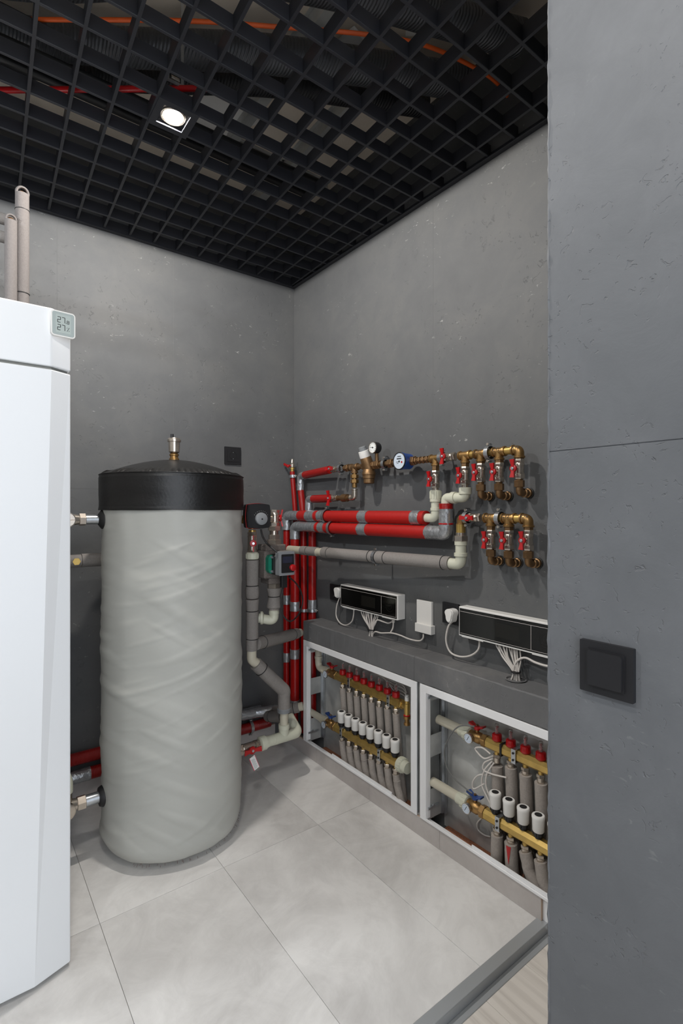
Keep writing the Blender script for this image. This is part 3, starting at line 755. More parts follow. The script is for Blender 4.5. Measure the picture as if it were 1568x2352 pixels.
Z2 = bp(1127, 1190, OFF).z
lm = thing('brass_manifold', 'lower brass tee row on the right wall below the first', 'manifold', bp(1150, 1190, OFF))
pt2 = lambda px: V((-OFF, by(px, OFF), Z2))
for px in (1127, 1168): tee('tee', pt2(px), RB*1.05, lm)
elbow_fit('elbow', pt2(1213), YP, DN, RB*1.1, lm)
elbow_fit('elbow', pt2(1058), YM, DN, RB*1.0, lm)
for a, b_ in ((1127, 1168), (1168, 1213)): MB().cyl((-OFF, by(a, OFF)-.02, Z2), (-OFF, by(b_, OFF)+.02, Z2), RB*.95).build('nipple', BRASSY, lm)
MB().cyl((-OFF, by(1058, OFF)-.02, Z2), (-OFF, by(1066, OFF)-.02, Z2), RB*.8).build('nipple', BRASSY, lm)
write_on_pipe('CY1', pt2(1127)+YO, RB*1.10, .0170, lm); write_on_pipe('CY2', pt2(1168)+YO, RB*1.10, .0170, lm); write_on_pipe('KYX', pt2(1213)+V((0, .006, 0)), RB*1.15, .0150, lm)

def drop(px, pyn, pyv0, pyv1, label_v, label_e, elbow=True, offw=.012):
    y = by(px, OFF); zf = lambda py: bp(px, py, OFF).z
    v0, v1 = zf(pyv0), zf(pyv1)
    put_valve((-OFF, y, (v0+v1)/2), label_v)
    if not elbow: return y, v1
    t = thing('wall_elbow', label_e, 'fitting', (-OFF, y, v1), 'brass wall elbows under the valves')
    z = v1
    MB().cyl((-OFF, y, z+.001), (-OFF, y, z-.012), .012, seg=16).hexa((-OFF, y, z-.008), (-OFF, y, z-.032), .0178).build('compression_nut', BRASSD, t, 30)
    MB().tube([(-OFF, y, z-.030), (-OFF, y, z-.052), (-.012, y, z-.052)], .0125, 18, .018).build('bend', BRASSD, t)
    MB().lathe((-.040, y, z-.052), (1, 0, 0), [(0, .013), (.002, .0160), (.012, .0160), (.014, .0135), (.022, .0135), (.024, .0165), (.0385, .0165)], 20).build('wall_flange', BRASSD, t)
    MB().ring((-.004, y, z-.052), (1, 0, 0), .0172, .003, 20, 6).build('wall_seal', RUBBER, t)
drop(1104, 0, 1064, 1108, 'upper row ball valve under the tee left of the clamp', 'brass elbow under the upper row, leftmost of its three')
drop(1146, 0, 1064, 1106, 'upper row ball valve under the tee right of the clamp', 'brass elbow under the upper row, middle of its three')
drop(1192.5, 0, 1056, 1098, 'rightmost upper row ball valve under the end elbow', 'brass elbow under the upper row, closest to the pillar')
drop(1127, 0, 1220, 1258, 'lower row ball valve, leftmost of the three hanging', 'reddish brass elbow, leftmost under the lower row')
drop(1168, 0, 1220, 1261, 'lower row ball valve, middle of the three hanging', 'brass elbow under the lower row, middle of its three')
drop(1213, 0, 1220, 1261, 'lower row ball valve closest to the pillar', 'brass elbow under the lower row, closest to the pillar')
for mn, c in ((um, (1000, 1068, 1104, 1146, 1192.5)), ): pass
# short brass nuts between tee and valve
for px, pv in ((1068, 1073), (1104, 1064), (1146, 1064), (1192.5, 1056)):
    z = bp(px, pv, OFF).z; MB().hexa((-OFF, by(px, OFF), z-.001), (-OFF, by(px, OFF), Z1-.028), RB*1.05).build('valve_nipple', BRASSD, um, 30)
for px in (1127, 1168, 1213):
    z = bp(px, 1220, OFF).z; MB().hexa((-OFF, by(px, OFF), z-.001), (-OFF, by(px, OFF), Z2-.028), RB*1.05).build('valve_nipple', BRASSD, lm, 30)

G_cl = 'rubber lined steel pipe clamps'
clamp(pt(1123), YP, RB*1.25, 'steel clamp around the upper brass row between two tees', G_cl, wall=(OFF, 0, 0))
clamp(pt2(1147), YP, RB*1.25, 'steel clamp around the lower brass row between two tees', G_cl, wall=(OFF, 0, 0))
clamp(pt(1015), YP, RB*1.15, 'steel clamp right behind the upright red handle of the upper row', G_cl, wall=(OFF, 0, 0))
clamp(pt2(1072), YP, RB*1.15, 'steel clamp behind the sideways red handle of the lower row', G_cl, wall=(OFF, 0, 0))
# in-line valves (flow along the wall)
R90 = (PI/2, 0, 0)
def inline(px, z, L, label, turn=False, off=OFF, **k):
    o = ball_valve(label, L=L, turn=turn, group='red handled ball valves on the right wall', **k); place(o, (-off, by(px, off), z), R90); return o
inline(1033, Z1, .060, 'sideways ball valve in the upper row with upright handle', turn=True, stem=.040)
inline(1089, Z2, .062, 'sideways ball valve in the lower row with level handle', turn=False, stem=.040)

# ---- water meter, pressure reducer line
wm = thing('water_meter', 'round blue water meter with white dial on the pipe', 'meter', pt(931))
zc = Z1
c = pt(934)+V((0, 0, .000))
MB().lathe(c+V((.020, 0, 0)), (-1, 0, 0), [(0, .026), (.006, .034), (.05, .036), (.054, .0385), (.064, .0385)], 36).build('body', BLUEM, wm)
MB().lathe(c+V((-.0435, 0, 0)), (-1, 0, 0), [(0, .0385), (.004, .0385), (.006, .036), (.004, .0345)], 36, caps=False).build('bezel', RUBBER, wm)
MB().cyl(c+V((-.043, 0, 0)), c+V((-.0465, 0, 0)), .0348, seg=36).build('dial', DIALB, wm)
m = MB()
for k in range(8): m.box(c+V((-.0469, -.012+.0036*k, .010)), (.0006, .0026, .005))
m.box(c+V((-.0469, 0, .020)), (.0005, .022, .003)).box(c+V((-.0469, .010, -.004)), (.0005, .018, .0016)).box(c+V((-.0469, .010, -.010)), (.0005, .012, .0014))
m.cyl(c+V((-.0466, -.0, -.002)), c+V((-.0474, -.0, -.002)), .0045, seg=10)
m.build('dial_print', INK, wm, 0)
MB().cyl(c+V((-.0466, -.016, -.006)), c+V((-.0473, -.016, -.006)), .0045, seg=12).build('red_pointer', REDP, wm)
MB().cyl(c+V((0, .034, 0)), c+V((0, -.034, 0)), .020).hexa(c+V((0, .034, 0)), c+V((0, .052, 0)), .021).hexa(c+V((0, -.034, 0)), c+V((0, -.052, 0)), .021).build('brass_union', BRASSD, wm, 30)
nl = thing('brass_pipe_run', 'brass nipples and tee between blue meter and red pipe', 'pipe', pt(975))
tee('tee', pt(1000), RB, nl)
ya, yb_ = c.y-.052, by(1000, OFF)+.028
m = MB(); n = 4
for k in range(n):
    a = ya+(yb_-ya)*k/n; b_ = ya+(yb_-ya)*(k+1)/n
    m.cyl((-OFF, a, Z1), (-OFF, b_, Z1), .011); m.hexa((-OFF, a-.001, Z1), (-OFF, a+(b_-a)*.5, Z1), .0165)
m.build('nipple', BRASSD, nl, 30)
# left side of meter
nl2 = thing('brass_pipe_run', 'brass nipples between pressure reducer and blue meter', 'pipe', pt(884))
y0 = by(858, OFF); y1 = c.y+.052
m = MB().cyl((-OFF, y0, Z1), (-OFF, y1, Z1), .0125).hexa((-OFF, by(862, OFF), Z1), (-OFF, by(872, OFF), Z1), .0205).hexa((-OFF, by(893, OFF), Z1), (-OFF, by(903, OFF), Z1), .0215)
m.build('nipple', BRASSD, nl2, 30)
clamp(pt(884), YP, .016, 'steel clamp between the pressure reducer and the meter', G_cl, wall=(OFF, 0, 0))
pr = thing('pressure_reducer', 'bronze pressure reducer with tilted white knob', 'regulator', pt(845)+V((0, 0, -.08)))
pc = pt(847)
MB().lathe(pc+V((0, 0, .0)), DN, [(-.022, .012), (-.012, .026), (.03, .030), (.034, .033), (.045, .033), (.047, .030), (.062, .030), (.064, .026), (.084, .026), (.088, .020)], 30).build('filter_bowl', BRASSD, pr)
tip = bp(831, 1026, .10); bas = pc+V((0, 0, -.012)); ax_ = (tip-bas); Lx = ax_.length
MB().lathe(bas, ax_, [(0, .030), (Lx*.2, .0285), (Lx*.5, .027), (Lx*.52, .0255)], 28).build('bonnet', BRASSD, pr)
MB().lathe(bas, ax_, [(Lx*.50, .0262), (Lx*.54, .027), (Lx*.80, .0255), (Lx*.81, .022)], 28).build('adjuster_skirt', WHITE, pr)
MB().lathe(bas, ax_, [(Lx*.80, .0195), (Lx*.98, .0185), (Lx, .014)], 16).build('adjuster_knob', GREYP, pr, 20)
MB().cyl(pc+V((0, -.04, 0)), pc+V((0, .04, 0)), .016).hexa(pc+V((0, .03, 0)), pc+V((0, .045, 0)), .020).hexa(pc+V((0, -.03, 0)), pc+V((0, -.045, 0)), .020).build('port', BRASSD, pr, 30)
gg = thing('pressure_gauge', 'small round black pressure gauge above the bronze reducer', 'gauge', bp(866, 1045, OFF))
gc = bp(866, 1029, OFF-.0)
MB().lathe(gc, (-1, 0, 0), [(-.006, .0245), (.0, .027), (.022, .027), (.024, .0275), (.028, .0275)], 32).build('case', BLACK, gg)
MB().cyl(gc+V((-.028, 0, 0)), gc+V((-.0285, 0, 0)), .0245, seg=32).build('dial', DIAL, gg)
MB().lathe(gc+V((-.0275, 0, 0)), (-1, 0, 0), [(0, .0275), (.003, .0275), (.003, .0248), (0.0, .0245)], 32, caps=False).build('bezel', NICK, gg)
m = MB()
for k in range(11):
    a = math.radians(-135+27*k); d = V((0, -math.sin(a), math.cos(a)))
    m.box(gc+V((-.0288, 0, 0))+d*.019, (.0004, .0022, .0034), Matrix.Rotation(a, 4, 'X'))
m.cyl(gc+V((-.0285, 0, 0)), gc+V((-.030, 0, 0)), .0035, seg=10)
d = V((0, .8, .15)).normalized(); m.tube([gc+V((-.0292, 0, 0))-d*.006, gc+V((-.0292, 0, 0))+d*.016], .0009, 6)
m.build('scale_and_pointer', INK, gg, 0)
MB().cyl(gc+V((-.004, 0, -.024)), V((-OFF, gc.y, Z1+.006)), .0085, seg=14).build('stem', BRASSD, gg)

# left: tee at 811, drop to chrome elbow and to lower valve
nl3 = thing('brass_pipe_run', 'brass tee with drop pipe and nickel elbow left of the reducer', 'pipe', pt(811))
tee('tee', pt(814), RB, nl3, BRASSD)
y814 = by(814, OFF)
MB().cyl((-OFF, by(791, OFF), Z1), (-OFF, y814+.02, Z1), .014).hexa((-OFF, by(795, OFF), Z1), (-OFF, by(801, OFF), Z1), .020).cyl((-OFF, y814-.02, Z1), (-OFF, pc.y+.04, Z1), .013).build('nipple', BRASSD, nl3, 30)
zq = bp(814, 1143, OFF).z
MB().cyl((-OFF, y814, Z1-.03), (-OFF, y814, zq+.05), .0125).hexa((-OFF, y814, Z1-.038), (-OFF, y814, Z1-.056), .0205).hexa((-OFF, y814, Z1-.062), (-OFF, y814, Z1-.080), .0205).build('drop_pipe', BRASS, nl3, 30)
elbow_fit('nickel_elbow', (-OFF, y814, zq), UP, YP, .0145, nl3, NICK, .045, .030)
MB().cyl((-OFF, y814+.028, zq), (-OFF, by(775, OFF), zq), .0135).lathe((-OFF, by(798, OFF), zq), YP, [(0, .0195), (.04, .0205)], 20).build('sleeve_nut', BRASSD, nl3)
v = inline(768, zq, .055, 'sideways ball valve on the short middle red pipe', turn=True, stem=.034, hs=1.25)
clamp(pt(783), YP, .0165, 'steel clamp at the end of the top red pipe', G_cl, wall=(OFF, 0, 0))
inline(770, Z1, .058, 'sideways ball valve at the end of the top red pipe', turn=False, off=OFF)

# ================================================================== RED PIPES
def seg(parent, pts, r, m, name, fil=.0, wob=0, fn=6): return MB().tube(pts, r, 22, fil, wob, fn).build(name, m, parent)
def crumple(parent, pts, r, name='silver_tape', fil=.035):
    P = fillet([V(p) for p in pts], fil, 14); Q = []
    for a, b_ in zip(P[:-1], P[1:]):
        n = max(1, int((b_-a).length/.005))
        for k in range(n): Q.append(a.lerp(b_, k/n))
    Q.append(P[-1]); return MB().tube(Q, r+.0009, 26, 0, .06).build(name, TAPE, parent)
zm1 = bp(900, 1188, OFF).z; zm2 = bp(850, 1216, OFF).z
yy = lambda px, off=None: by(px, mo(px) if off is None else off)
mp_ = lambda px, z: V((-mo(px), by(px, mo(px)), z))
t = thing('insulated_pipe', 'upper of two thick red insulated pipes along the right wall', 'pipe', (-OFF, yy(850), zm1))
def hseg(parent, a, b_, z, r, m, name): return seg(parent, [mp_(a, z), mp_(b_, z)], r, m, name)
OM = .088
ya_ = yy(658)
seg(t, [(-OM, ya_, zm1-.05), (-OM, ya_, .03)], .0195, REDV, 'riser_insulation')
for py in (1377, 1509):
    z = bp(658, py, OM).z; crumple(t, [(-OM, ya_, z+.027), (-OM, ya_, z-.027)], .0203)
crumple(t, [(-OM, ya_, zm1-.085), (-OM, ya_, zm1), (-OM, yy(690), zm1)], .027)
for a, b_ in ((690, 708), (727, 735), (750, 829), (848, 949), (968, 979)): hseg(t, a, b_, zm1, .030, RED, 'insulation')
for a, b_ in ((708, 727), (735, 750), (829, 848), (949, 968)): crumple(t, [mp_(a, zm1), mp_(b_, zm1)], .0306)
# white end
y10 = yy(1000); MB().tube([(-OFF, yy(977), zm1), (-OFF, y10, zm1), (-OFF, y10, bp(1000, 1128, OFF).z)], .0185, 22, .022, fn=8)\
    .lathe((-OFF, y10, zm1+.030), UP, [(0, .0185), (.001, .0215), (.012, .0215), (.013, .0185)], 22).build('white_elbow', PPR, t)
zt = bp(1000, 1127, OFF).z
m = MB().lathe((-OFF, y10, zt-.048), UP, [(0, .018), (.002, .0235), (.048, .0235), (.050, .020)], 26)
for k in range(16):
    a = 2*PI*k/16; m.box((-OFF+.0235*math.cos(a), y10+.0235*math.sin(a), zt-.018), (.003, .003, .030), Matrix.Rotation(a, 4, 'Z'))
m.build('white_union', PPR, t)
put_valve((-OFF, y10, bp(1000, 1101, OFF).z), 'ball valve hanging above the white union, left end of upper row')
MB().cyl((-OFF, y10, bp(1000, 1120, OFF).z), (-OFF, y10, zt), .013).build('nipple', NICK, t)
MB().hexa((-OFF, y10, bp(1000, 1082, OFF).z), (-OFF, y10, Z1-.028), .016).build('nipple', BRASSD, nl, 30)

t = thing('insulated_pipe', 'lower of two thick red insulated pipes along the right wall', 'pipe', (-OFF, yy(850), zm2))
yb2 = yy(677)
seg(t, [(-OM, yb2, zm2-.05), (-OM, yb2, .22)], .0265, REDV, 'riser_insulation')
for py, h in ((1392, .027), (1501, .027)):
    z = bp(677, py, OM).z; crumple(t, [(-OM, yb2, z+h), (-OM, yb2, z-h)], .0275)
crumple(t, [(-OM, yb2, zm2-.075), (-OM, yb2, zm2), (-OM, yy(730), zm2)], .028)
for a, b_ in ((730, 737), (750, 827), (846, 983)): hseg(t, a, b_, zm2, .0292, RED, 'insulation')
for a, b_ in ((737, 750), (827, 846)): crumple(t, [mp_(a, zm2), mp_(b_, zm2)], .0299)
y24 = yy(1024); zr = bp(1024, 1169, OFF).z; zh = bp(1045, 1143, OFF).z
crumple(t, [(-OFF, yy(982), zm2), (-OFF, y24, zm2), (-OFF, y24, zr)], .0285, fil=.02)
crumple(t, [(-OFF, y24, zr+.022), (-OFF, y24, zr-.004)], .0275).data.materials[0] = REDV
MB().ring((-OFF, y24, bp(1024, 1203, OFF).z), UP, .0285, .002, 24, 6, 2).build('red_band', REDP, t)
y68 = yy(1068)
MB().tube([(-OFF, y24, zr+.018), (-OFF, y24, zh), (-OFF, y68, zh), (-OFF, y68, bp(1068, 1122, OFF).z)], .0195, 24, .022, fn=8)\
    .lathe((-OFF, y24-.030, zh), YM, [(0, .0195), (.001, .0235), (.022, .0235), (.023, .0195)], 24)\
    .lathe((-OFF, y68, zh+.012), UP, [(0, .0195), (.001, .0245), (.026, .0245), (.027, .020)], 24).build('white_elbow', PPR, t)
put_valve((-OFF, y68, bp(1068, 1093, OFF).z), 'ball valve above the white bend of the lower red pipe')
MB().cyl((-OFF, y68, bp(1068, 1113, OFF).z), (-OFF, y68, bp(1068, 1123, OFF).z), .013).build('nipple', NICK, t)
clamp(V((-OM, yy(751), zm1)), YP, .0315, 'steel clamp holding the upper thick red pipe', G_cl, wall=(OM, 0, 0))
clamp(V((-OM, yy(763), zm2)), YP, .0308, 'steel clamp holding the lower thick red pipe', G_cl, wall=(OM, 0, 0))
# bottom elbow of that riser to the back wall pipe
zb_ = .20
P = [V((-OM, yb2, .25)), V((-OM, yb2, zb_)), V((-.30, -.07, zb_)), V((-.42, -.055, zb_))]
crumple(t, P, .0285)
t = thing('insulated_pipe', 'silver taped red pipe low along the back wall, upper one', 'pipe', (-.9, -.055, zb_), 'red pipes low on the back wall')
x_ = [-.425, ax(597, .055), ax(588, .055), ax(570, .055), -1.30, ax(200, .055), -1.9]
crumple(t, [(x_[0], -.055, zb_), (x_[1], -.055, zb_)], .029)
seg(t, [(x_[1], -.055, zb_), (x_[2], -.055, zb_)], .028, REDX, 'insulation')
crumple(t, [(x_[2], -.055, zb_), (x_[3], -.055, zb_)], .029)
seg(t, [(x_[3], -.055, zb_), (x_[6], -.055, zb_)], .028, REDX, 'insulation')
t = thing('insulated_pipe', 'red pipe low along the back wall, lower one', 'pipe', (-.9, -.055, .125), 'red pipes low on the back wall')
zz2 = .120; xq = ax(207, .06)
seg(t, [(ax(618, .06), -.06, zz2), (xq, -.06, zz2)], .028, REDX, 'insulation')
crumple(t, [(xq, -.06, zz2), (-1.9, -.06, zz2)], .029)
clamp(V((ax(575, .06), -.06, zz2)), XP, .0285, 'steel clamp on the low red pipe beside the tank', G_cl)

# upper-left group
t = thing('insulated_pipe', 'top short red pipe turning down in the corner', 'pipe', bp(725, 1088, .06))
A0 = bp(700, 1091, .048); A1 = bp(757, 1084, OFF); A1.z = Z1; 
seg(t, [A0, A1], .0215, REDH, 'insulation')
c1 = bp(690, 1093, .040)
crumple(t, [A0, c1, V((c1.x, c1.y, c1.z-.085))], .0205, fil=.03)
bot = bp(698, 1400, .030)
seg(t, [V((c1.x, c1.y, c1.z-.07)), V((bot.x-.004, bot.y+.002, zm1+.02)), bot, V((bot.x, bot.y, .05))], .0195, REDV, 'riser_insulation')
t = thing('insulated_pipe', 'middle short red pipe with silver bend going down', 'pipe', bp(735, 1145, .07))
B0 = bp(758, 1144, OFF); B0.z = zq; B1 = bp(719, 1146, .065)
seg(t, [B0, B1], .0215, REDH, 'insulation')
c2 = bp(709, 1147, .060); d_ = bp(717, 1200, .030)
crumple(t, [B1, c2, c2+V((0, 0, -.065)), d_+V((0, 0, .02)), d_+V((0, 0, -.03))], .021, fil=.02)
seg(t, [d_+V((0, 0, -.02)), V((d_.x, d_.y, .05))], .0225, REDV, 'riser_insulation')
z = bp(717, 1389, .03).z; crumple(t, [(d_.x, d_.y, z+.03), (d_.x, d_.y, z-.03)], .0235)
clamp(V((d_.x, d_.y, bp(717, 1401, .03).z)), UP, .0235, 'steel clamp on the rearmost red riser above the ledge', G_cl, boltdir=(0, 1, 0))
clamp(V((bot.x, bot.y, bp(698, 1401, .03).z)), UP, .0195, 'steel clamp on the thin red riser above the ledge', G_cl, boltdir=(0, 1, 0))
# thin drain riser
t = thing('insulated_pipe', 'thin leaning red riser in the corner with a drain tap', 'pipe', bp(675, 1130, .04))
D0 = bp(671, 1083, .045); D1 = bp(678, 1176, .030); D2 = bp(679, 1240, .026)
seg(t, [D0, D1, D2, V((D2.x, D2.y, .05))], .0150, REDV, 'insulation')
clamp(D0.lerp(D1, .12), (D0-D1), .0155, 'steel clamp at the top of the thin leaning riser', G_cl, boltdir=(0, 1, 0))
dv = thing('drain_tap', 'small nickel drain tap with red handle in the corner', 'tap', D0)
MB().lathe(D0, UP, [(0, .011), (.012, .011), (.013, .014), (.022, .014), (.024, .011)], 14).build('brass_base', BRASSY, dv)
MB().lathe(D0+V((0, 0, .022)), UP, [(0, .012), (.004, .0155), (.022, .0155), (.026, .011), (.030, .009), (.052, .009)], 16).build('body', NICK, dv)
m = MB(); m.tube([D0+V((0, 0, .034)), D0+V((-.028, 0, .034))], .006, 8); m.box(D0+V((-.034, .012, .036)), (.010, .055, .014), Matrix.Rotation(.35, 4, 'X'), .002); m.build('handle', REDP, dv)

# grey foam pipe along the right wall
gof = lambda px: .140-(px-666)/(1058-666)*(.140-OFF)
gp = lambda px, py: bp(px, py, gof(px))
t = thing('insulated_pipe', 'long grey foam insulated pipe below the two red pipes', 'pipe', gp(850, 1278))
gy = lambda px: 1263+(px-680)*(1294-1263)/(1037-680)
def gs(a, b_, r, m, name): return MB().tube([gp(a, gy(a)), gp(b_, gy(b_))], r, 22).build(name, m, t)
gs(664, 694, .0215, PPR2, 'bare_pipe'); gs(694, 706.6, .0245, FOAM, 'insulation'); gs(708, 729, .0245, FOAM, 'insulation'); gs(706, 709, .0225, RUBBER, 'cable_tie')
gs(729, 745, .0205, PPR2, 'bare_pipe'); gs(738, 743, .0225, PPR2, 'collar'); gs(744, 757, .0285, FOAM, 'insulation'); gs(757, 851, .0262, FOAM, 'insulation')
gs(851, 861, .0272, FOAM, 'insulation'); gs(868, 886, .0285, FOAM, 'insulation'); gs(860, 869, .0240, FOAML, 'insulation')
gs(886, 1018, .0275, FOAM, 'insulation'); gs(1019, 1034, .0272, FOAM, 'insulation')
for px in (756.5, 851, 886.5, 1018.5): MB().ring(gp(px, gy(px)), gp(px+5, gy(px+5))-gp(px, gy(px)), .0275, .0018, 24, 6).build('cable_tie', RUBBER, t)
ge = gp(1034, gy(1034)); gc_ = V((-OFF, yy(1058), ge.z-.001)); ztop = bp(1058, 1243, OFF).z
MB().tube([ge, gc_, V((gc_.x, gc_.y, ztop))], .0215, 24, .03, fn=8)\
    .lathe((gc_.x, gc_.y, gc_.z+.032), UP, [(0, .022), (.001, .0265), (.014, .0265), (.015, .0215)], 24)\
    .lathe((gc_.x, gc_.y, ztop-.016), UP, [(0, .0215), (.001, .0245), (.016, .0245)], 24).build('white_elbow', PPR, t)
MB().hexa((gc_.x, gc_.y, ztop), (gc_.x, gc_.y, ztop+.022), .0285).cyl((gc_.x, gc_.y, ztop+.02), (gc_.x, gc_.y, ztop+.034), .020).build('union_nut', NICK, t, 30)
MB().cyl((gc_.x, gc_.y, ztop+.03), (gc_.x, gc_.y, Z2-.026), .0185).build('brass_neck', BRASSY, t)
cc = gp(864.5, gy(864.5)); clamp(cc, YP, .0245, 'steel clamp at the middle of the long grey pipe', G_cl, wall=(-cc.x, 0, 0))

# ================================================================== SUPPLY GROUP BY THE TANK (stands 0.5 m off the back wall)
S = .50
sx = lambda px: ax(px, S)
def sp(px, py, off=S): return ap(px, py, off)
xm = sx(579); xp_ = sx(629)
mv = thing('mixing_valve', 'brass mixing valve joined to the tank behind the black actuator', 'valve', sp(590, 1194))
zc = sp(579, 1193).z
MB().cyl((TX+TR-.004, TY, zc), (xm, -S, zc), .018).hexa((xm-.045, -S, zc), (xm-.028, -S, zc), .024).lathe((xm, -S, zc+.03), DN, [(0, .016), (.01, .024), (.05, .024), (.056, .018), (.075, .018)], 22).build('body', BRASS, mv)
MB().tube([(xm, -S, zc), (xp_, -S, zc), (xp_, -S, zc-.03)], .017, 18, .02).build('crossover', NICK, mv)
# actuator
AB = S+.075
ac = thing('valve_actuator', 'black square actuator with grey knob and red edge line', 'actuator', ap(596, 1185, AB+.0))
q0, q1 = ap(569, 1156, AB+.03), ap(624, 1214, AB+.03); cx = (q0+q1)/2; hw_, hh_ = (q1.x-q0.x)/2*.96, (q0.z-q1.z)/2
yaw = Matrix.Rotation(math.radians(-6), 3, 'Z')
TOa = lambda a, b, d: V((cx.x, -AB+.02, cx.z))+yaw @ V((a, -d, b))
def soft(hw, hh, bulge, n=7):
    out = []
    P = [(hw*.80, hh), (-hw*.80, hh), (-hw, hh*.80), (-hw, -hh*.80), (-hw*.80, -hh), (hw*.80, -hh), (hw, -hh*.80), (hw, hh*.80)]
    for i in range(8):
        a, b_ = V(P[i]), V(P[(i+1) % 8]); nn = V(((b_-a).y, -(b_-a).x)).normalized()
        if nn.dot((a+b_)/2) < 0: nn = -nn
        k_ = bulge if i % 2 == 0 else .004
        for k in range(n):
            s_ = k/n; p = a.lerp(b_, s_)+nn*k_*math.sin(s_*PI); out.append((p.x, p.y))
    return out
hw0, hh0 = hw_*.92, hh_*.93
MB().prism(soft(hw0, hh0, .004), 0, .030, TOa).build('rear_shell', BLACK, ac, 30)
MB().prism(soft(hw0*1.01, hh0*1.01, .004), .030, .0325, TOa).build('red_line', REDP, ac, 30)
o = MB().prism(soft(hw0*.985, hh0*.985, .004), .0325, .052, TOa).prism(soft(hw0*.93, hh0*.93, .004), .052, .056, TOa).build('front_shell', BLACK, ac, 30)
MB().lathe(TOa(.008, -.012, .056), yaw @ V((0, -1, 0)), [(0, .0285), (.010, .027), (.011, .025)], 32).build('knob', GREYP, ac)
MB().lathe(TOa(.009, -.013, .067), yaw @ V((0, -1, 0)), [(0, .004), (.001, .004)], 6).build('knob_socket', RUBBER, ac)
m = MB()
for k in range(9):
    a = math.radians(-60+15*k); m.prism([(.008+.036*math.sin(a)-.0008, -.012+.036*math.cos(a)-.0008), (.008+.036*math.sin(a)+.0008, -.012+.036*math.cos(a)-.0008), (.008+.036*math.sin(a)+.0008, -.012+.036*math.cos(a)+.0008), (.008+.036*math.sin(a)-.0008, -.012+.036*math.cos(a)+.0008)], .056, .0564, TOa)
m.build('scale_marks', DIAL, ac, 0)
# left column: valve, white nut, grey foam
t = ball_valve('nickel ball valve with narrow red handle below the actuator', L=.105, r=.022, hm=REDP, hs=1.2, stem=.034, wd=.3)
place(t, (xm, -S, sp(579, 1247).z), (0, 0, math.radians(70)))
zn = sp(579, 1271).z
col = thing('insulated_pipe', 'grey foam column beside the tank bending down to the tee', 'pipe', (xm, -S, 0))
MB().cyl((xm, -S, sp(579, 1225).z), (xm, -S, zc-.05), .017).build('nipple', BRASSY, col)
m = MB().lathe((xm, -S, zn), DN, [(-.006, .024), (0, .0295), (.026, .0290), (.028, .026)], 24)
for k in range(14):
    a = 2*PI*k/14; m.box((xm+.029*math.cos(a), -S+.029*math.sin(a), zn-.012), (.003, .004, .020), Matrix.Rotation(a, 4, 'Z'))
m.build('white_nut', PPR, col)
def vsleeve(x, y, py0, py1, r0, r1, px, name='insulation', mt=FOAM, parent=None):
    z0, z1 = sp(px, py0, -y).z, sp(px, py1, -y).z
    n = 10; pts = [(x, y, z0+(z1-z0)*k/n) for k in range(n+1)]
    return MB().tube(pts, (lambda s: r0+(r1-r0)*s) if not callable(r0) else r0, 24, 0, .012).build(name, mt, parent)
vsleeve(xm, -S, 1286, 1344, .0305, .0285, 579, parent=col)
vsleeve(xm, -S, 1346, 1374, lambda s: .0275+.005*math.sin(s*PI)**.6, 0, 579, parent=col)
vsleeve(xm, -S, 1376, 1402, .0315, .0275, 579, parent=col)
vsleeve(xm, -S, 1404, 1466, .0285, .0285, 579, parent=col)
vsleeve(xm-.003, -S, 1468, 1494, .0265, .0255, 576, parent=col)
for py in (1345, 1403, 1467): MB().ring((xm, -S, sp(579, py).z), UP, .0275, .002, 24, 6).build('cable_tie', RUBBER, col)
E0 = V((xm-.003, -S, sp(576, 1494).z)); E1 = sp(578, 1514); E2 = sp(592, 1526); E3 = sp(652, 1586); E4 = sp(652, 1630); E5 = V((E4.x, -S, sp(652, 1676).z))
MB().tube([E0, E0+V((0, 0, -.045)), E2], .0225, 24, .03, fn=8).build('white_elbow', PPR2, col)
e_a = E0+V((0, 0, -.045)); dd = (E3-e_a)
MB().tube([e_a+dd*.12, e_a+dd*.30], .0315, 24).build('insulation', FOAM, col)
MB().tube([e_a+dd*.30, E3, V((E3.x, -S, sp(652, 1594).z))], .0320, 24, .05, fn=8).build('insulation', FOAM, col)
MB().tube([V((E3.x, -S, sp(652, 1594).z)), V((E3.x, -S, sp(650, 1627).z))], .0300, 24).build('insulation', FOAM, col)
MB().ring(e_a+dd*.30, dd, .0322, .0022, 24, 6).build('cable_tie', RUBBER, col)
MB().lathe((E3.x, -S, sp(650, 1626).z), DN, [(0, .030), (.004, .0335), (.020, .032), (.022, .0225)], 24).build('cable_tie_collar', GREYP, col)
MB().tube([(E3.x, -S, sp(650, 1628).z), (E3.x, -S, sp(650, 1680).z)], .0205, 22).build('bare_pipe', PPR2, col)
# branch to the ledge
br = thing('insulated_pipe', 'grey foam branch running from the column into the ledge', 'pipe', sp(640, 1466))
Ba = V((xm+.025, -S+.01, sp(594, 1479).z)); Bb = V((-.135, -.27, bp(690, 1455, .135).z)); db = Bb-Ba
MB().tube([Ba, Ba+db*.13], .030, 22).build('insulation', FOAM, br)
MB().tube([Ba+db*.13, Ba+db*.82], .0305, 22).build('insulation', FOAM, br)
MB().tube([Ba+db*.82, Ba+db*.94], .028, 22).build('insulation', FOAM, br)
MB().tube([Ba+db*.94, Bb+db*.03], .022, 22).build('bare_pipe', PPR2, br)
for q_ in (.13, .82): MB().ring(Ba+db*q_, db, .0305, .0018, 24, 6).build('cable_tie', RUBBER, br)
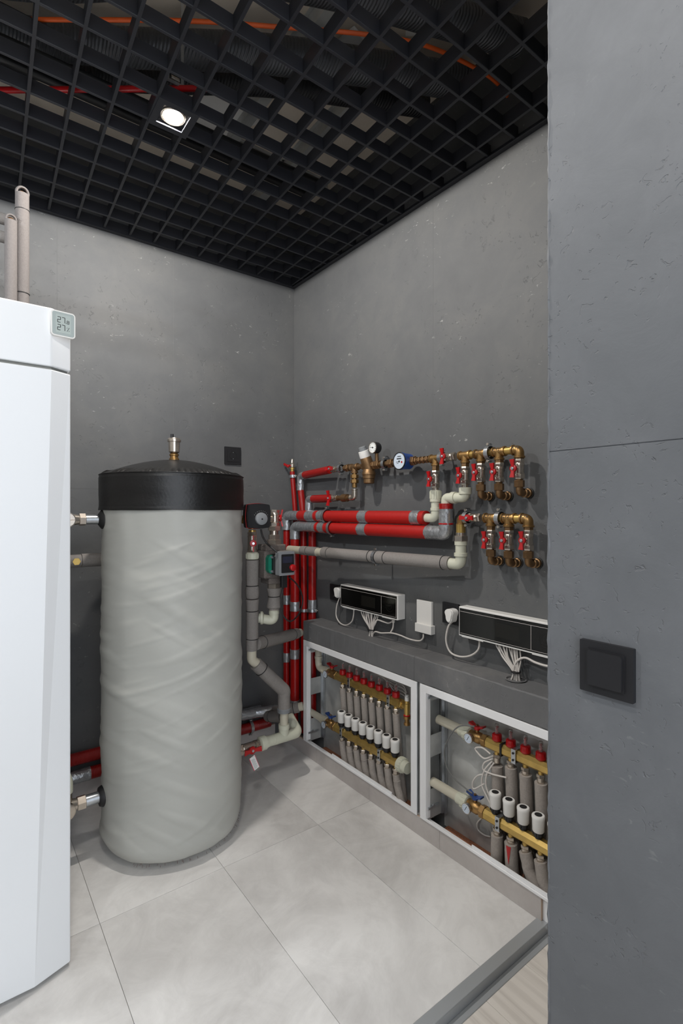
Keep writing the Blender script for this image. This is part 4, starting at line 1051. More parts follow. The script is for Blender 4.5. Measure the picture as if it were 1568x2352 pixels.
# bottom: tank outlet valve, union, tee, bend
bt = thing('tank_outlet_pipe', 'white plastic tee and bend at the foot of the tank', 'pipe', (E3.x, -S, sp(650, 1690).z))
Tz = sp(651, 1692).z; Tc = V((E3.x, -S, Tz))
MB().lathe(Tc+V((0, 0, .062)), DN, [(0, .024), (.002, .0275), (.022, .0275), (.024, .0245), (.06, .0245)], 24)\
    .lathe(Tc+V((-.10, 0, 0)), XP, [(0, .0245), (.04, .0245), (.041, .0255), (.135, .0255), (.136, .0245), (.14, .0245)], 24).build('tee', PPR, bt)
MB().lathe(Tc+V((-.135, 0, 0)), XP, [(0, .025), (.003, .033), (.030, .033), (.033, .028), (.045, .026)], 26).build('union_nut', PPR, bt)
MB().tube([Tc+V((.035, 0, 0)), Tc+V((.080, 0, 0)), Tc+V((.085, .09, .045))], .0255, 24, .035, fn=8).build('elbow', PPR, bt)
V0 = Tc+V((.085, .09, .045)); V1 = V((ax(614, .22), -.22, ap(614, 1645, .22).z)); dv_ = V1-V0
MB().tube([V0-dv_*.02, V0+dv_*.25], .0285, 22).build('insulation', FOAM, bt)
MB().tube([V0+dv_*.25, V0+dv_*.80], .0290, 22).build('insulation', FOAM, bt)
MB().tube([V0+dv_*.80, V0+dv_*.98], .0275, 22).build('insulation', FOAM, bt)
for q_ in (.25, .8): MB().ring(V0+dv_*q_, dv_, .029, .0018, 24, 6).build('cable_tie', RUBBER, bt)
W1 = bp(694, 1622, .135); 
MB().tube([V0+dv_*.96, V1, V1+V((.06, .01, .005))], .0235, 22, .03).build('elbow', PPR2, bt)
br2 = thing('insulated_pipe', 'grey foam branch low behind the tee going to the left cabinet', 'pipe', (V1+W1)/2)
Va = V1+V((.04, .01, .005)); dw = W1-Va
MB().tube([Va, Va+dw*.70], .0295, 22).build('insulation', FOAM, br2)
MB().tube([Va+dw*.70, Va+dw*.88], .0285, 22).build('insulation', FOAM, br2)
MB().tube([Va+dw*.88, W1+dw*.02], .0225, 22).build('bare_pipe', PPR2, br2)
MB().ring(Va+dw*.70, dw, .0298, .0018, 24, 6).build('cable_tie', RUBBER, br2)
tv = ball_valve('nickel ball valve with red handle at the foot of the tank', L=.105, r=.0235, hm=REDP, hs=1.35, stem=.034)
place(tv, (Tc.x-.135-.055, -S, Tz), None); tv.rotation_euler = (PI/2, 0, PI/2)
MB().cyl((TX+TR-.03, -S, Tz), (Tc.x-.135-.10, -S, Tz), .019).build('brass_nipple', BRASSD, bt)
tg = thing('paper_tag', 'small pink edged paper tag hanging from the valve', 'tag', sp(583, 1752, S+.05))
tc_ = sp(584, 1752, S+.055); rt = Matrix.Rotation(math.radians(-22), 3, 'Y')
TOt = lambda a, b, d: tc_+rt @ V((a, -d, b))
MB().prism([(-.0145, -.033), (.0145, -.033), (.0145, .033), (-.0145, .033)], 0, .0006, TOt).build('card', DIAL, tg, 0)
MB().prism([(-.0155, -.033), (-.0130, -.033), (-.0130, .033), (-.0155, .033)], -.0002, .0009, TOt).prism([(.0135, -.033), (.0152, -.033), (.0152, .033), (.0135, .033)], -.0002, .0009, TOt).build('pink_edge', PINK, tg, 0)
m = MB()
for k in range(9): m.prism([(-.009, -.026+.0056*k), (.006+.003*(k % 2), -.026+.0056*k), (.006+.003*(k % 2), -.0245+.0056*k), (-.009, -.0245+.0056*k)], .0006, .0009, TOt)
m.build('print', GREYP, tg, 0)
MB().tube([TOt(0, .031, .0005), V((tc_.x+.004, tc_.y, Tz-.02))], .0007, 5).build('string', CABLEG, tg)

# pump column
zp0 = lambda py: sp(629, py).z
pm = thing('circulation_pump', 'circulation pump in speckled grey foam shell with green flange', 'pump', (xp_, -S, zp0(1338)))
pv = ball_valve('nickel ball valve with red handle above the pump', L=.080, r=.0225, hm=REDP, hs=1.3, stem=.026)
place(pv, (xp_+.004, -S, zp0(1190)), (0, 0, math.radians(180-25)))
MB().hexa((xp_, -S, zp0(1208)), (xp_, -S, zp0(1219)), .031).cyl((xp_, -S, zp0(1218)), (xp_, -S, zp0(1228)), .0215).hexa((xp_, -S, zp0(1228)), (xp_, -S, zp0(1240)), .0275).hexa((xp_, -S, zp0(1239)), (xp_, -S, zp0(1252)), .036).build('top_union', NICK, pm, 30)
m = MB()
bx0, bx1 = sx(597), sx(652)
m.bx(bx0, bx1-.005, -S-.045, -S+.07, zp0(1325), zp0(1263), .006)
m.bx(bx0+.012, bx1-.01, -S-.038, -S+.05, zp0(1264), zp0(1250), .004)
m.bx(bx0+.028, bx1-.022, -S-.038, -S+.05, zp0(1339), zp0(1324), .004)
m.build('foam_shell', FOAMD, pm, 20)
gx0, gx1 = ap(611, 1274, S+.05).x, ap(634, 1317, S+.05).x; gz0, gz1 = ap(611, 1317, S+.05).z, ap(611, 1274, S+.05).z
GW, GH = (gx1-gx0), (gz1-gz0)
gpoly = [(0, .18), (.15, .03), (.42, .0), (.55, .12), (.95, .10), (1.05, .25), (1.05, .80), (.95, .9), (.55, .88), (.42, 1), (.15, .97), (0, .82)]
MB().prism([(gx0+GW*a, gz0+GH*b) for a, b in gpoly], .044, .072, lambda a, b, d: V((a, -S-d, b))).build('green_flange', GREEN, pm, 20)
MB().cyl((gx0+GW*.28, -S-.07, gz0+GH*.12), (gx0+GW*.28, -S-.080, gz0+GH*.12), .006, seg=8).cyl((gx0+GW*.28, -S-.07, gz0+GH*.88), (gx0+GW*.28, -S-.080, gz0+GH*.88), .006, seg=8).build('bolts', STEEL, pm)
MB().prism([(gx0+GW*.35, gz0+GH*.32), (gx0+GW*.62, gz0+GH*.32), (gx0+GW*.62, gz0+GH*.68), (gx0+GW*.35, gz0+GH*.68)], .072, .0725, lambda a, b, d: V((a, -S-d, b))).build('rating_plate', GREYP, pm, 0)
cx_ = ap(652, 1294, S+.10).x
MB().bx(cx_-.050, cx_+.030, -S-.10, -S-.045, ap(650, 1319, S+.09).z, ap(650, 1272, S+.09).z, .01).build('motor_housing', BLACK, pm, 30)
CY = S+.135; k0 = ap(641, 1268, CY); k1 = ap(676, 1320, CY); kc = (k0+k1)/2; kw, kh = (k1.x-k0.x)/2, (k0.z-k1.z)/2
TOk = lambda a, b, d: kc+V((a, -d, b))
MB().prism(rrect(kw, kh, .004), -.035, 0, TOk).build('control_head', GREYP, pm, 20)
MB().prism([(p[0]+.004, p[1]) for p in rrect(kw*.82, kh*.78, .004)], 0, .001, TOk).build('control_face', BLACK, pm, 0)
MB().prism([(p[0]+.003, p[1]+kh*.32) for p in rrect(kw*.64, kh*.27, .002)], .001, .0015, TOk).build('screen', SCREEN, pm, 0)
MB().lathe(TOk(kw*.72, -kh*.38, 0), NB, [(0, .0155), (.011, .0145), (.013, .012)], 24).build('red_knob', REDP, pm)
MB().bx(kc.x-.022, kc.x+.008, kc.y+.006, kc.y+.030, kc.z-kh-.058, kc.z-kh+.002, .004).build('power_connector', BLACK, pm, 20)
MB().hexa((xp_, -S, zp0(1338)), (xp_, -S, zp0(1352)), .033).build('bottom_union', NICK, pm, 30)
pb = thing('insulated_pipe', 'torn grey foam pipe under the pump with white bend', 'pipe', (xp_, -S, zp0(1420)))
vsleeve(xp_, -S, 1350, 1369, .036, .0275, 629, parent=pb); vsleeve(xp_, -S, 1370, 1396, lambda s: .0265+.011*s if s < .95 else .032, 0, 629, parent=pb)
vsleeve(xp_, -S, 1394, 1402, .026, .022, 629, 'torn_edge', FOAML, pb)
MB().ring((xp_, -S, zp0(1369.5)), UP, .0275, .002, 24, 6).build('cable_tie', RUBBER, pb)
MB().tube([(xp_, -S, zp0(1400)), (xp_, -S, zp0(1426)), (sx(600), -S+.035, zp0(1420)+.005)], .0225, 24, .035, fn=8)\
    .lathe((xp_, -S, zp0(1402)), DN, [(0, .022), (.001, .0245), (.016, .0245), (.017, .0225)], 24)\
    .lathe((sx(611), -S+.022, zp0(1420)+.004), (-1, .55, .0), [(0, .0225), (.006, .031), (.016, .031), (.017, .02)], 24).build('white_elbow', PPR, pb)
# power cables
pts = [ap(599, 1216, AB), ap(603, 1232, AB), ap(612, 1247, AB), ap(624, 1258, AB+.03), ap(636, 1268, AB+.05)]
tag(MB().tube(spline(pts, 8), .0045, 10).build('actuator_cable', CABLEB), 'black cable from the actuator down to the pump', 'cable')
CQ = S+.115
pts = [ap(663, 1325, CQ), ap(678, 1338, CQ-.02), ap(690, 1356, CQ-.05), ap(695, 1380, CQ-.07), ap(690, 1402, CQ-.06), ap(680, 1418, CQ-.04), ap(666, 1427, CQ), ap(653, 1418, CQ), ap(646, 1400, CQ), ap(645, 1378, CQ), ap(650, 1352, CQ), ap(654, 1338, CQ)]
tag(MB().tube(spline(pts, 8), .0036, 10).build('pump_cable', CABLEB), 'looping dark grey cable hanging under the pump', 'cable')

# left of the tank
lv = thing('tank_inlet_fitting', 'nickel elbow with round cap joined to the tank top left', 'fitting', ap(190, 1193, TY and .516))
xl = ap(232, 1193, .516).x; z = ap(232, 1193, .516).z; xt = TX-TR
MB().cyl((xt-.0, TY, z), (xt-.055, TY, z), .0185).build('steel_nipple', STEEL, lv)
MB().lathe((xt+.006, TY, z), (-1, 0, 0), [(0, .038), (.006, .036), (.016, .022), (.018, .019)], 28).build('rubber_collar', RUBBER, lv)
MB().hexa((xt-.055, TY, z), (xt-.078, TY, z), .024).build('nut', NICK, lv, 20)
MB().lathe((xt-.076, TY, z), (-1, 0, 0), [(0, .018), (.03, .023)], 22).lathe((xt-.122, TY+.03, z), NB, [(0, .026), (.050, .026), (.052, .029), (.060, .029), (.0605, .026), (.066, .025)], 28).tube([(xt-.122, TY, z), (xt-.177, TY, z)], .022, 18).build('valve_body', NICK, lv)
MB().box((xt-.122, TY-.0365, z), (.048, .001, .0015)).build('cap_slot', BRASSD, lv, 0)
t = thing('insulated_pipe', 'dark grey foam pipe between boiler and tank at mid height', 'pipe', ap(195, 1287, .20))
q = ap(195, 1287, .20); MB().tube([(-.80, -.20, q.z), (ap(187, 1287, .20).x, -.20, q.z)], .0295, 22, 0, .02).tube([(ap(186, 1287, .20).x, -.20, q.z-.001), (-1.60, -.20, q.z-.004)], .028, 22, 0, .02).build('insulation', FOAM, t)
MB().ring((ap(187, 1287, .20).x, -.20, q.z), XP, .0255, .002, 22, 6).build('cable_tie', RUBBER, t)
MB().lathe((ap(172, 1287, .20).x, -.236, q.z), NB, [(0, .016), (.006, .016)], 6).build('brass_nut', BRASSY, t)
lv2 = thing('tank_drain_fitting', 'nickel elbow with round cap at the tank foot left', 'fitting', ap(200, 1830, .516))
z = ap(222, 1832, .516).z
MB().cyl((xt+.02, TY, z), (xt-.055, TY, z), .021).build('steel_nipple', STEEL, lv2)
MB().lathe((xt+.010, TY, z), (-1, 0, 0), [(0, .040), (.010, .038), (.018, .034), (.020, .022)], 28).build('rubber_collar', RUBBER, lv2)
MB().hexa((xt-.055, TY, z), (xt-.085, TY, z), .026).build('nut', NICK, lv2, 20)
MB().lathe((xt-.08, TY, z), (-1, 0, 0), [(0, .020), (.03, .025)], 22).lathe((xt-.125, TY+.03, z-.002), NB, [(0, .028), (.055, .028), (.057, .031), (.070, .031), (.072, .027)], 28).cyl((xt-.125, TY, z), (xt-.125, TY, z+.06), .024).build('valve_body', NICK, lv2)
MB().tube([(xt-.125, TY, z+.055), (xt-.125, TY, z+.10), (xt-.150, TY+.13, z+.13)], .027, 22, .03).build('white_bend', PPR, lv2)

# ================================================================== CONTROLLERS ON THE RIGHT WALL
def wbox(name, y0, y1, z0, z1, x0, x1, m, parent, bev=.001): return MB().bx(-x1, -x0, min(y0, y1), max(y0, y1), z0, z1, bev).build(name, m, parent, 0)
def controller(y0, L, z0, z1, label):
    t = thing('heating_controller', label, 'controller', (0, y0-L/2, z0))
    wbox('case', y0, y0-L, z0, z1, .001, .046, WHITE, t, .002)
    wbox('rim', y0, y0-L, z0, z1, .046, .050, WHITE, t, .0015)
    wbox('dark_window', y0-.004, y0-L+.004, z0+.006, z1-.006, .0495, .0512, DISP, t, .0004)
    m = MB()
    yl = y0-.008; yr = y0-L+.008; ym = y0-L*.745
    m.bx(-.0516, -.0511, yr, yl, z1-.0185, z1-.0173); m.bx(-.0516, -.0511, ym, yl, z0+.0115, z0+.0125); m.bx(-.0516, -.0511, yr, ym, z0+.0115, z0+.0125)
    m.bx(-.0516, -.0511, ym-.0007, ym+.0007, z0+.0120, z1-.018); m.bx(-.0516, -.0511, yr, yr+.001, z0+.012, z1-.018)
    m.build('fine_lines', CABLE, t, 0)
    wbox('inner_display', y0-L*.40, y0-L*.64, z0+.030, z1-.034, .0511, .0514, DISP2, t, 0)
    MB().ring((-.0513, y0-L*.88, (z0+z1)/2), (1, 0, 0), .026, .0005, 32, 4).ring((-.0513, y0-L*.88, (z0+z1)/2), (1, 0, 0), .014, .0005, 28, 4).build('dial_ring', DISP2, t, 0)
    wbox('bottom_slot', y0-L*.03, y0-L*.27, z0-.003, z0+.001, .020, .049, WHITE, t, .0005)
    wbox('bottom_slot', y0-L*.75, y0-L*.90, z0-.003, z0+.001, .020, .049, WHITE, t, .0005)
    return t
CZ0, CZ1 = .845, .960
Y1a = by(782, .05); L1_ = Y1a-by(912.5, .05)
controller(Y1a, L1_, CZ0, CZ1, 'white and black heating controller above the left cabinet')
Y2a = by(1053.5, .05)
controller(Y2a, L1_*1.0, CZ0+.003, CZ1+.004, 'white and black heating controller half hidden by the pillar')
def plug_socket(px0, px1, py0, py1, ppx, ppy, lb, lb2, s=.043):
    y = by((px0+px1)/2, 0); z = bp((px0+px1)/2, (py0+py1)/2, 0).z
    outlet(V((0, y, z)), UY, NR, s, lb, 'socket', 'wall_socket')
    py = by(ppx, .045); pz = bp(ppx, ppy, .045).z
    t = thing('power_plug', lb2, 'plug', (-.03, y, z))
    c = V((-.013, py, pz))
    poly = rrect(.0215, .0225, .016, 5)
    poly = [(a*(1 if b > -.005 else .72), b*(1 if b > 0 else 1.45)) for a, b in poly]
    MB().prism(poly, 0, .032, lambda a, b, d: c+V((-d, -a, b))).prism([(a*.86, b*.88+.0015) for a, b in poly], .032, .038, lambda a, b, d: c+V((-d, -a, b))).build('body', WHITE, t, 35)
    return c
c1p = plug_socket(752, 790, 1336, 1385, 773, 1359, 'black socket partly behind the left controller', 'white plug left of the left controller')
c2p = plug_socket(1015, 1059, 1381, 1436, 1031, 1412, 'black double socket left of the right controller', 'white plug left of the right controller')
G_c = 'white mains cables of the controllers'
off = .03
pts = [c1p+V((-.012, 0, -.03)), bp(773, 1392, off), bp(772, 1415, off), bp(781, 1431, off), bp(795, 1436, off), bp(808, 1427, off), bp(812, 1410, off), V((-.03, by(812, .03), CZ0-.002))]
tag(MB().tube(spline(pts, 8), .0034, 10).build('power_cable', CABLE), 'white looping power cable of the left controller', 'cable', G_c)
pts = [c2p+V((-.012, 0, -.03)), bp(1029, 1440, off), bp(1024, 1470, off), bp(1033, 1497, off), bp(1055, 1508, off), bp(1080, 1506, off), bp(1098, 1492, off), bp(1101, 1470, off), V((-.03, by(1101, .03), CZ0+.002))]
tag(MB().tube(spline(pts, 8), .0040, 10).build('power_cable', CABLE), 'white looping power cable of the right controller', 'cable', G_c)
# white wall receiver
t = thing('wall_receiver', 'slim white wall receiver between the two controllers', 'receiver', bp(975, 1456, .02))
ya, yb_ = by(957, .012), by(991, .012); za, zb2 = bp(975, 1452, .012).z, bp(975, 1380, .012).z
MB().bx(-.014, -.001, yb_, ya, za, zb2, .001).build('plate', WHITE, t, 0)
ya2, yb3 = by(953, .026), by(990, .026); MB().bx(-.028, -.001, yb3, ya2, za-.001, za+.036, .001).build('pocket', WHITE, t, 0)
# cable bundles into the ledge
def bundle(px0, px1, pxc, pyc, n, z_top, lb, offt=.035, offb=.04):
    t = thing('cable_bundle', lb, 'cable', bp(pxc, pyc, offb), 'white cable bundles below the controllers')
    B_ = bp(pxc, pyc, offb); random.seed(int(pxc))
    for k in range(n):
        a = k/(n-1); x = px0+(px1-px0)*a; tpt = V((-offt-random.uniform(-.008, .006), by(x, offt), z_top+.002))
        e = V((B_.x+random.uniform(-.012, .012), B_.y-(a-.5)*.030, LZ-.004))
        j = V((0, random.uniform(-.006, .006), 0))
        mid = V((B_.x+(e.x-B_.x)*.5, B_.y-(a-.5)*.022, LZ+.030))
        m1 = tpt.lerp(mid, .5)+j+V((0, (tpt.y-mid.y)*.18, 0))
        MB().tube(spline([tpt, tpt+V((0, 0, -.012)), m1, mid, e], 6), .0026, 8).build('cable', CABLE, t)
    MB().lathe(B_+V((0, 0, LZ+.028-B_.z)), UP, [(0, .017), (.003, .0175), (.004, .017)], 20).build('cable_tie', RUBBER, t)
    return B_
Bq1 = bundle(831, 866, 852, 1458, 11, CZ0, 'bundle of thin white cables below the left controller')
Bq2 = bundle(1140, 1192, 1184, 1556, 12, CZ0+.003, 'bundle of thin white cables below the right controller')
MB_ = MB().lathe((Bq2.x, Bq2.y, LZ+.0012), DN, [(0, .034), (-.003, .038), (-.004, .033), (0, .031)], 26, caps=False)
tag(MB_.build('cable_hole_rim', LEDGE), 'broken round cable hole rim in the right ledge', 'hole rim')
pts = [bp(905, 1424, .03), bp(893, 1431, .03), bp(880, 1428, .035), bp(867, 1424, .035), bp(860, 1432, .04), bp(856, 1447, .04), bp(853, 1456, .04)]
tag(MB().tube(spline(pts, 8), .0035, 10).build('signal_cable', CABLE), 'white cable curving from the left controller into its bundle', 'cable')
pts = [V((-.03, by(903, .03), CZ0)), bp(903, 1428, .03), bp(902, 1442, .03), bp(897, 1452, .035)]
tag(MB().tube(spline(pts, 8), .0035, 10).lathe(V((-.03, by(903, .03), CZ0-.022)), UP, [(0, .006), (.02, .009)], 12).build('signal_cable', CABLE), 'short white cable hanging from the right end of left controller', 'cable')
pts = [bp(972, 1456, .02), bp(971, 1466, .022), bp(962, 1472, .025), bp(940, 1468, .03), bp(918, 1459, .035), bp(898, 1454, .04), bp(875, 1454, .045), bp(862, 1451, .045), bp(856, 1457, .042)]
tag(MB().tube(spline(pts, 8), .0036, 10).build('signal_cable', CABLE), 'white cable lying on the ledge to the wall receiver', 'cable')
pts = [bp(1290, 1530, .035), bp(1258, 1530, .035), bp(1230, 1522, .035), bp(1207, 1511, .035), bp(1190, 1516, .038), bp(1181, 1530, .04), bp(1180, 1552, .04)]
tag(MB().tube(spline(pts, 8), .0042, 10).build('signal_cable', CABLE), 'white cable arching out of the right bundle to the pillar', 'cable')

# ================================================================== MANIFOLD CABINETS
CF = .122                         # frame face, metres off the wall
FZ0, FZ1 = .079, .632
def cabinet(y0, y1, label, side_label):
    t = thing('manifold_cabinet', label, 'cabinet', (-.06, (y0+y1)/2, FZ0))
    fw = .034
    def fr(name, ya, yb_, z0, z1): MB().bx(-CF-.002, -CF+.004, min(ya, yb_), max(ya, yb_), z0, z1, .0008).build(name, PAINT, t, 0)
    fr('top_rail', y0, y1, FZ1-.030, FZ1); fr('bottom_rail', y0, y1, FZ0, FZ0+.010)
    fr('stile', y0, y0-fw, FZ0+.010, FZ1-.030); fr('stile', y1, y1+fw, FZ0+.010, FZ1-.030)
    # returning flanges of the frame
    MB().bx(-CF+.004, -CF+.022, y0-fw-.0015, y0-fw+.0005, FZ0+.01, FZ1-.03).bx(-CF+.004, -CF+.022, y1+fw-.0005, y1+fw+.0015, FZ0+.01, FZ1-.03).bx(-CF+.004, -CF+.022, y1+fw, y0-fw, FZ1-.0315, FZ1-.0295).build('flange', PAINT, t, 0)
    MB().bx(-CF+.004, -CF+.008, y1+.16, y0-.26, FZ0+.010, FZ0+.022).build('sill_strip', PAINT, t, 0)
    # galvanised box
    ys = y0-.030
    MB().bx(-.0075, -.0055, y1+.012, ys, .02, FZ1).build('back_panel', GALV, t, 0)
    m = MB()
    m.bx(-CF+.010, -CF+.030, ys-.001, ys+.001, FZ0, FZ1)
    m.bx(-.030, -.008, ys-.001, ys+.001, FZ0, FZ1)
    for a, b_ in ((FZ0, FZ0+.12), (.33, .42), (FZ1-.07, FZ1)): m.bx(-CF+.030, -.030, ys-.001, ys+.001, a, b_)
    m.build('side_panel', GALV, t, 0)
    m = MB().bx(-.022, -.010, ys-.018, ys-.004, FZ0, FZ1).bx(-.030, -.008, ys-.006, ys-.001, FZ0, FZ1); m.build('side_channel', STEEL, t, 0)
    MB().bx(-CF+.010, -.008, y1+.010, y1+.012, FZ0, FZ1).build('side_panel', GALV, t, 0)
    m = MB()
    for z in (FZ0+.05, FZ1-.05): m.bx(-CF+.006, -.05, ys-.012, ys-.002, z-.004, z+.004); m.cyl((-CF+.03, ys-.013, z+.012), (-CF+.03, ys-.019, z+.012), .005, seg=8)
    m.build('bracket', STEEL, t, 0)
    MB().bx(-CF+.034, -.008, y1+.014, ys-.022, .022, .028).build('cabinet_floor', CERAM, t, 0)
    return t
LC0, LC1 = by(697, .122), by(957, .122)
RC0, RC1 = by(964.5, .122), -2.08
cabinet(LC0, LC1, 'open white framed manifold cabinet next to the corner', '')
cabinet(RC0, RC1, 'open white framed manifold cabinet running behind the pillar', '')
for yq, nm in ((LC1-.0, 'gap'),):
    m = MB().bx(-CF+.012, -.002, RC0+.002, LC1-.002, FZ0, LB-.001).build('mullion', GALV, None, 0); tag(m, 'thin galvanised gap strip between the two cabinet frames', 'strip')
# bracing bars in the left end
OU, OL = .050, .085             # upper manifold sits deeper than the lower one
ZU, ZL = .474, .226
def flow_meter(parent, y, p=None):
    if p is None:
        a = MB().lathe((-OU, y, ZU+.018), UP, [(0, .012), (.004, .0175), (.006, .0185), (.014, .0175), (.016, .0165), (.026, .0165), (.028, .014), (.029, .009)], 20)
        for k in range(12):
            an = 2*PI*k/12; a.box((-OU+.0165*math.cos(an), y+.0165*math.sin(an), ZU+.018+.019), (.002, .002, .012), Matrix.Rotation(an, 4, 'Z'))
        a = a.build('flow_meter', REDP, parent)
        MB().lathe((-OU, y, ZU+.045), UP, [(0, .0075), (.030, .0075), (.036, .006), (.038, .003)], 16).build('sight_glass', GLASS, a)
        m = MB().cyl((-OU, y, ZU+.046), (-OU, y, ZU+.074), .002, seg=8)
        for k in range(5): m.cyl((-OU, y, ZU+.050+.005*k), (-OU, y, ZU+.0515+.005*k), .0048, seg=10)
        m.build('float_scale', REDP, a); return a
    o = dup(p, parent); o.location = p.location+V((0, y, 0)); return o
G_red = 'red capped flow meters'
def actuator_head(y, label, group):
    t = thing('thermal_actuator', label, 'actuator', (-OL, y, ZL+.018), group)
    z = ZL+.018
    m = MB().lathe((-OL, y, z), UP, [(0, .010), (.002, .0125), (.010, .0125), (.011, .0165), (.022, .0170), (.024, .014)], 18)
    for k in range(6):
        a = 2*PI*k/6; m.box((-OL+.0165*math.cos(a), y+.0165*math.sin(a), z+.016), (.005, .006, .012), Matrix.Rotation(a, 4, 'Z'), .001)
    m.build('adapter_ring', BLACK, t, 30)
    MB().lathe((-OL, y, z+.023), UP, [(0, .0175), (.003, .0195), (.042, .0205), (.045, .0215), (.052, .0215), (.055, .0195), (.0555, .017)], 30).build('housing', WHITE, t)
    MB().lathe((-OL, y, z+.0785), UP, [(0, .0125), (.0006, .0125)], 24).build('top_window', BLACK, t, 0)
    return t
proto_act = [None]
def put_actuator(y, label, group):
    if proto_act[0] is None: proto_act[0] = actuator_head(y, label, group); return
    o = dup(proto_act[0]); o.location = V((-OL, y, ZL+.018)); o['label'] = label; o['group'] = group
def manifold(y0, y1, z, off, label, ny, cabname):
    t = thing('heating_manifold', label, 'manifold', (-off, (y0+y1)/2, z))
    h = .0195
    poly = [(-h, -h*.55), (-h*.55, -h), (h*.55, -h), (h, -h*.55), (h, h*.45), (h*.45, h), (-h*.45, h), (-h, h*.45)]
    MB().prism(poly, 0, 1, lambda a, b, d: V((-off+a, y0+(y1-y0)*d, z+b))).build('bar', BRASSY, t, 30)
    return t
def shutoff(y0, z, off, hm, label, glabel, pxl):
    """valve with two-winged handle on top and a thermometer on its face, y0 = left end of the bar"""
    t = thing('shutoff_valve', label, 'valve', (-off, y0+.05, z))
    MB().hexa((-off, y0+.001, z), (-off, y0+.022, z), .0245).cyl((-off, y0+.02, z), (-off, y0+.03, z), .017).lathe((-off, y0+.028, z), YP, [(0, .017), (.008, .022), (.035, .022), (.044, .018), (.056, .019)], 20)\
        .cyl((-off, y0+.05, z), (-off, y0+.05, z+.034), .008, seg=12).lathe((-off, y0+.066, z), (-1, 0, 0), [(0, .012), (.024, .010)], 14).build('body', BRASS, t, 35)
    m = MB(); c = V((-off, y0+.05, z+.036))
    for q in (1, -1):
        m.prism([(.004*q, -.008), (.004*q, .008), (.018*q, .010), (.031*q, .013), (.033*q, -.011), (.018*q, -.009)], -.003, .004, lambda a, b, d: c+V((b, a, d+abs(a)*.35)))
    m.lathe(c+V((0, 0, -.006)), UP, [(0, .012), (.012, .012), (.014, .008)], 14); m.build('handle', hm, t, 30)
    MB().lathe(c+V((0, 0, .008)), UP, [(0, .006), (.005, .006)], 6).build('handle_nut', BRASSD, t, 0)
    g = thing('dial_thermometer', glabel, 'thermometer', (-off-.024, y0+.066, z), 'round dial thermometers on the manifolds')
    gc = V((-off-.024, y0+.066, z-.002))
    MB().lathe(gc, (-1, 0, 0), [(0, .0185), (.009, .0195), (.0115, .0195), (.0115, .0175)], 28, caps=True).build('case', NICK, g)
    MB().cyl(gc+V((-.0115, 0, 0)), gc+V((-.0119, 0, 0)), .0172, seg=28).build('dial', DIALB, g)
    m = MB().box(gc+V((-.0122, 0, .001)), (.0004, .0016, .020), Matrix.Rotation(.5, 4, 'X'))
    for k in range(9):
        a = math.radians(-120+30*k); m.box(gc+V((-.0122, -math.sin(a)*.0135, math.cos(a)*.0135)), (.0004, .001, .0022), Matrix.Rotation(a, 4, 'X'))
    m.build('pointer', INK, g, 0)
    return t
def foam_drop(y, z0, off, lean, lean_off, label, group, ztop_extra=0, rr=.0165, split=False, crumpled=False):
    t = thing('foam_pipe', label, 'pipe', (-off, y, z0), group)
    zt = z0-.020
    MB().cyl((-off, y, zt+.002), (-off, y, zt-.012), .0098, seg=14).build('brass_stub', BRASSY, t)
    MB().hexa((-off, y, zt-.010), (-off, y, zt-.022), .0148).lathe((-off, y, zt-.022), DN, [(0, .0135), (.018, .0125)], 18).build('compression_nut', NICK, t, 30)
    a = V((-off, y, zt-.030-ztop_extra)); e = V((-lean_off, y+lean*1.3, .030))
    mid = a.lerp(e, .45)+V((0, -lean*.25, 0))
    P = spline([a, a.lerp(mid, .5)+V((0, 0, 0)), mid, e], 7)
    if split:
        MB().cyl(a+V((0, 0, .012)), a.lerp(e, .35), .0105, seg=14).build('red_inner_pipe', REDP, t)
        def rf(s): return rr*1.08
        MB().tube(P, rr*1.05, 18, 0, .05).build('insulation', FOAML, t)
        n_ = V((-1, -.25, 0)).normalized(); sd = V((.25, -1, 0)).normalized(); cc = a+V((0, 0, -.002))
        MB().add([cc+n_*(rr*1.09)+sd*.0085, cc+n_*(rr*1.09)-sd*.0085, cc+n_*(rr*1.12)+V((0, 0, -.062)), cc+n_*(rr*.9)+sd*.0085, cc+n_*(rr*.9)-sd*.0085, cc+n_*(rr*.9)+V((0, 0, -.062))], [(0, 1, 2), (3, 5, 4), (0, 3, 4, 1), (1, 4, 5, 2), (0, 2, 5, 3)]).build('split_gap', REDP, t, 0)
    else:
        MB().tube(P, rr, 18, 0, .10 if crumpled else .04).build('insulation', FOAML, t)
        if crumpled: MB().ring(P[6], P[7]-P[6], rr*.96, .0022, 20, 6).build('fold', FOAML, t)
    return t

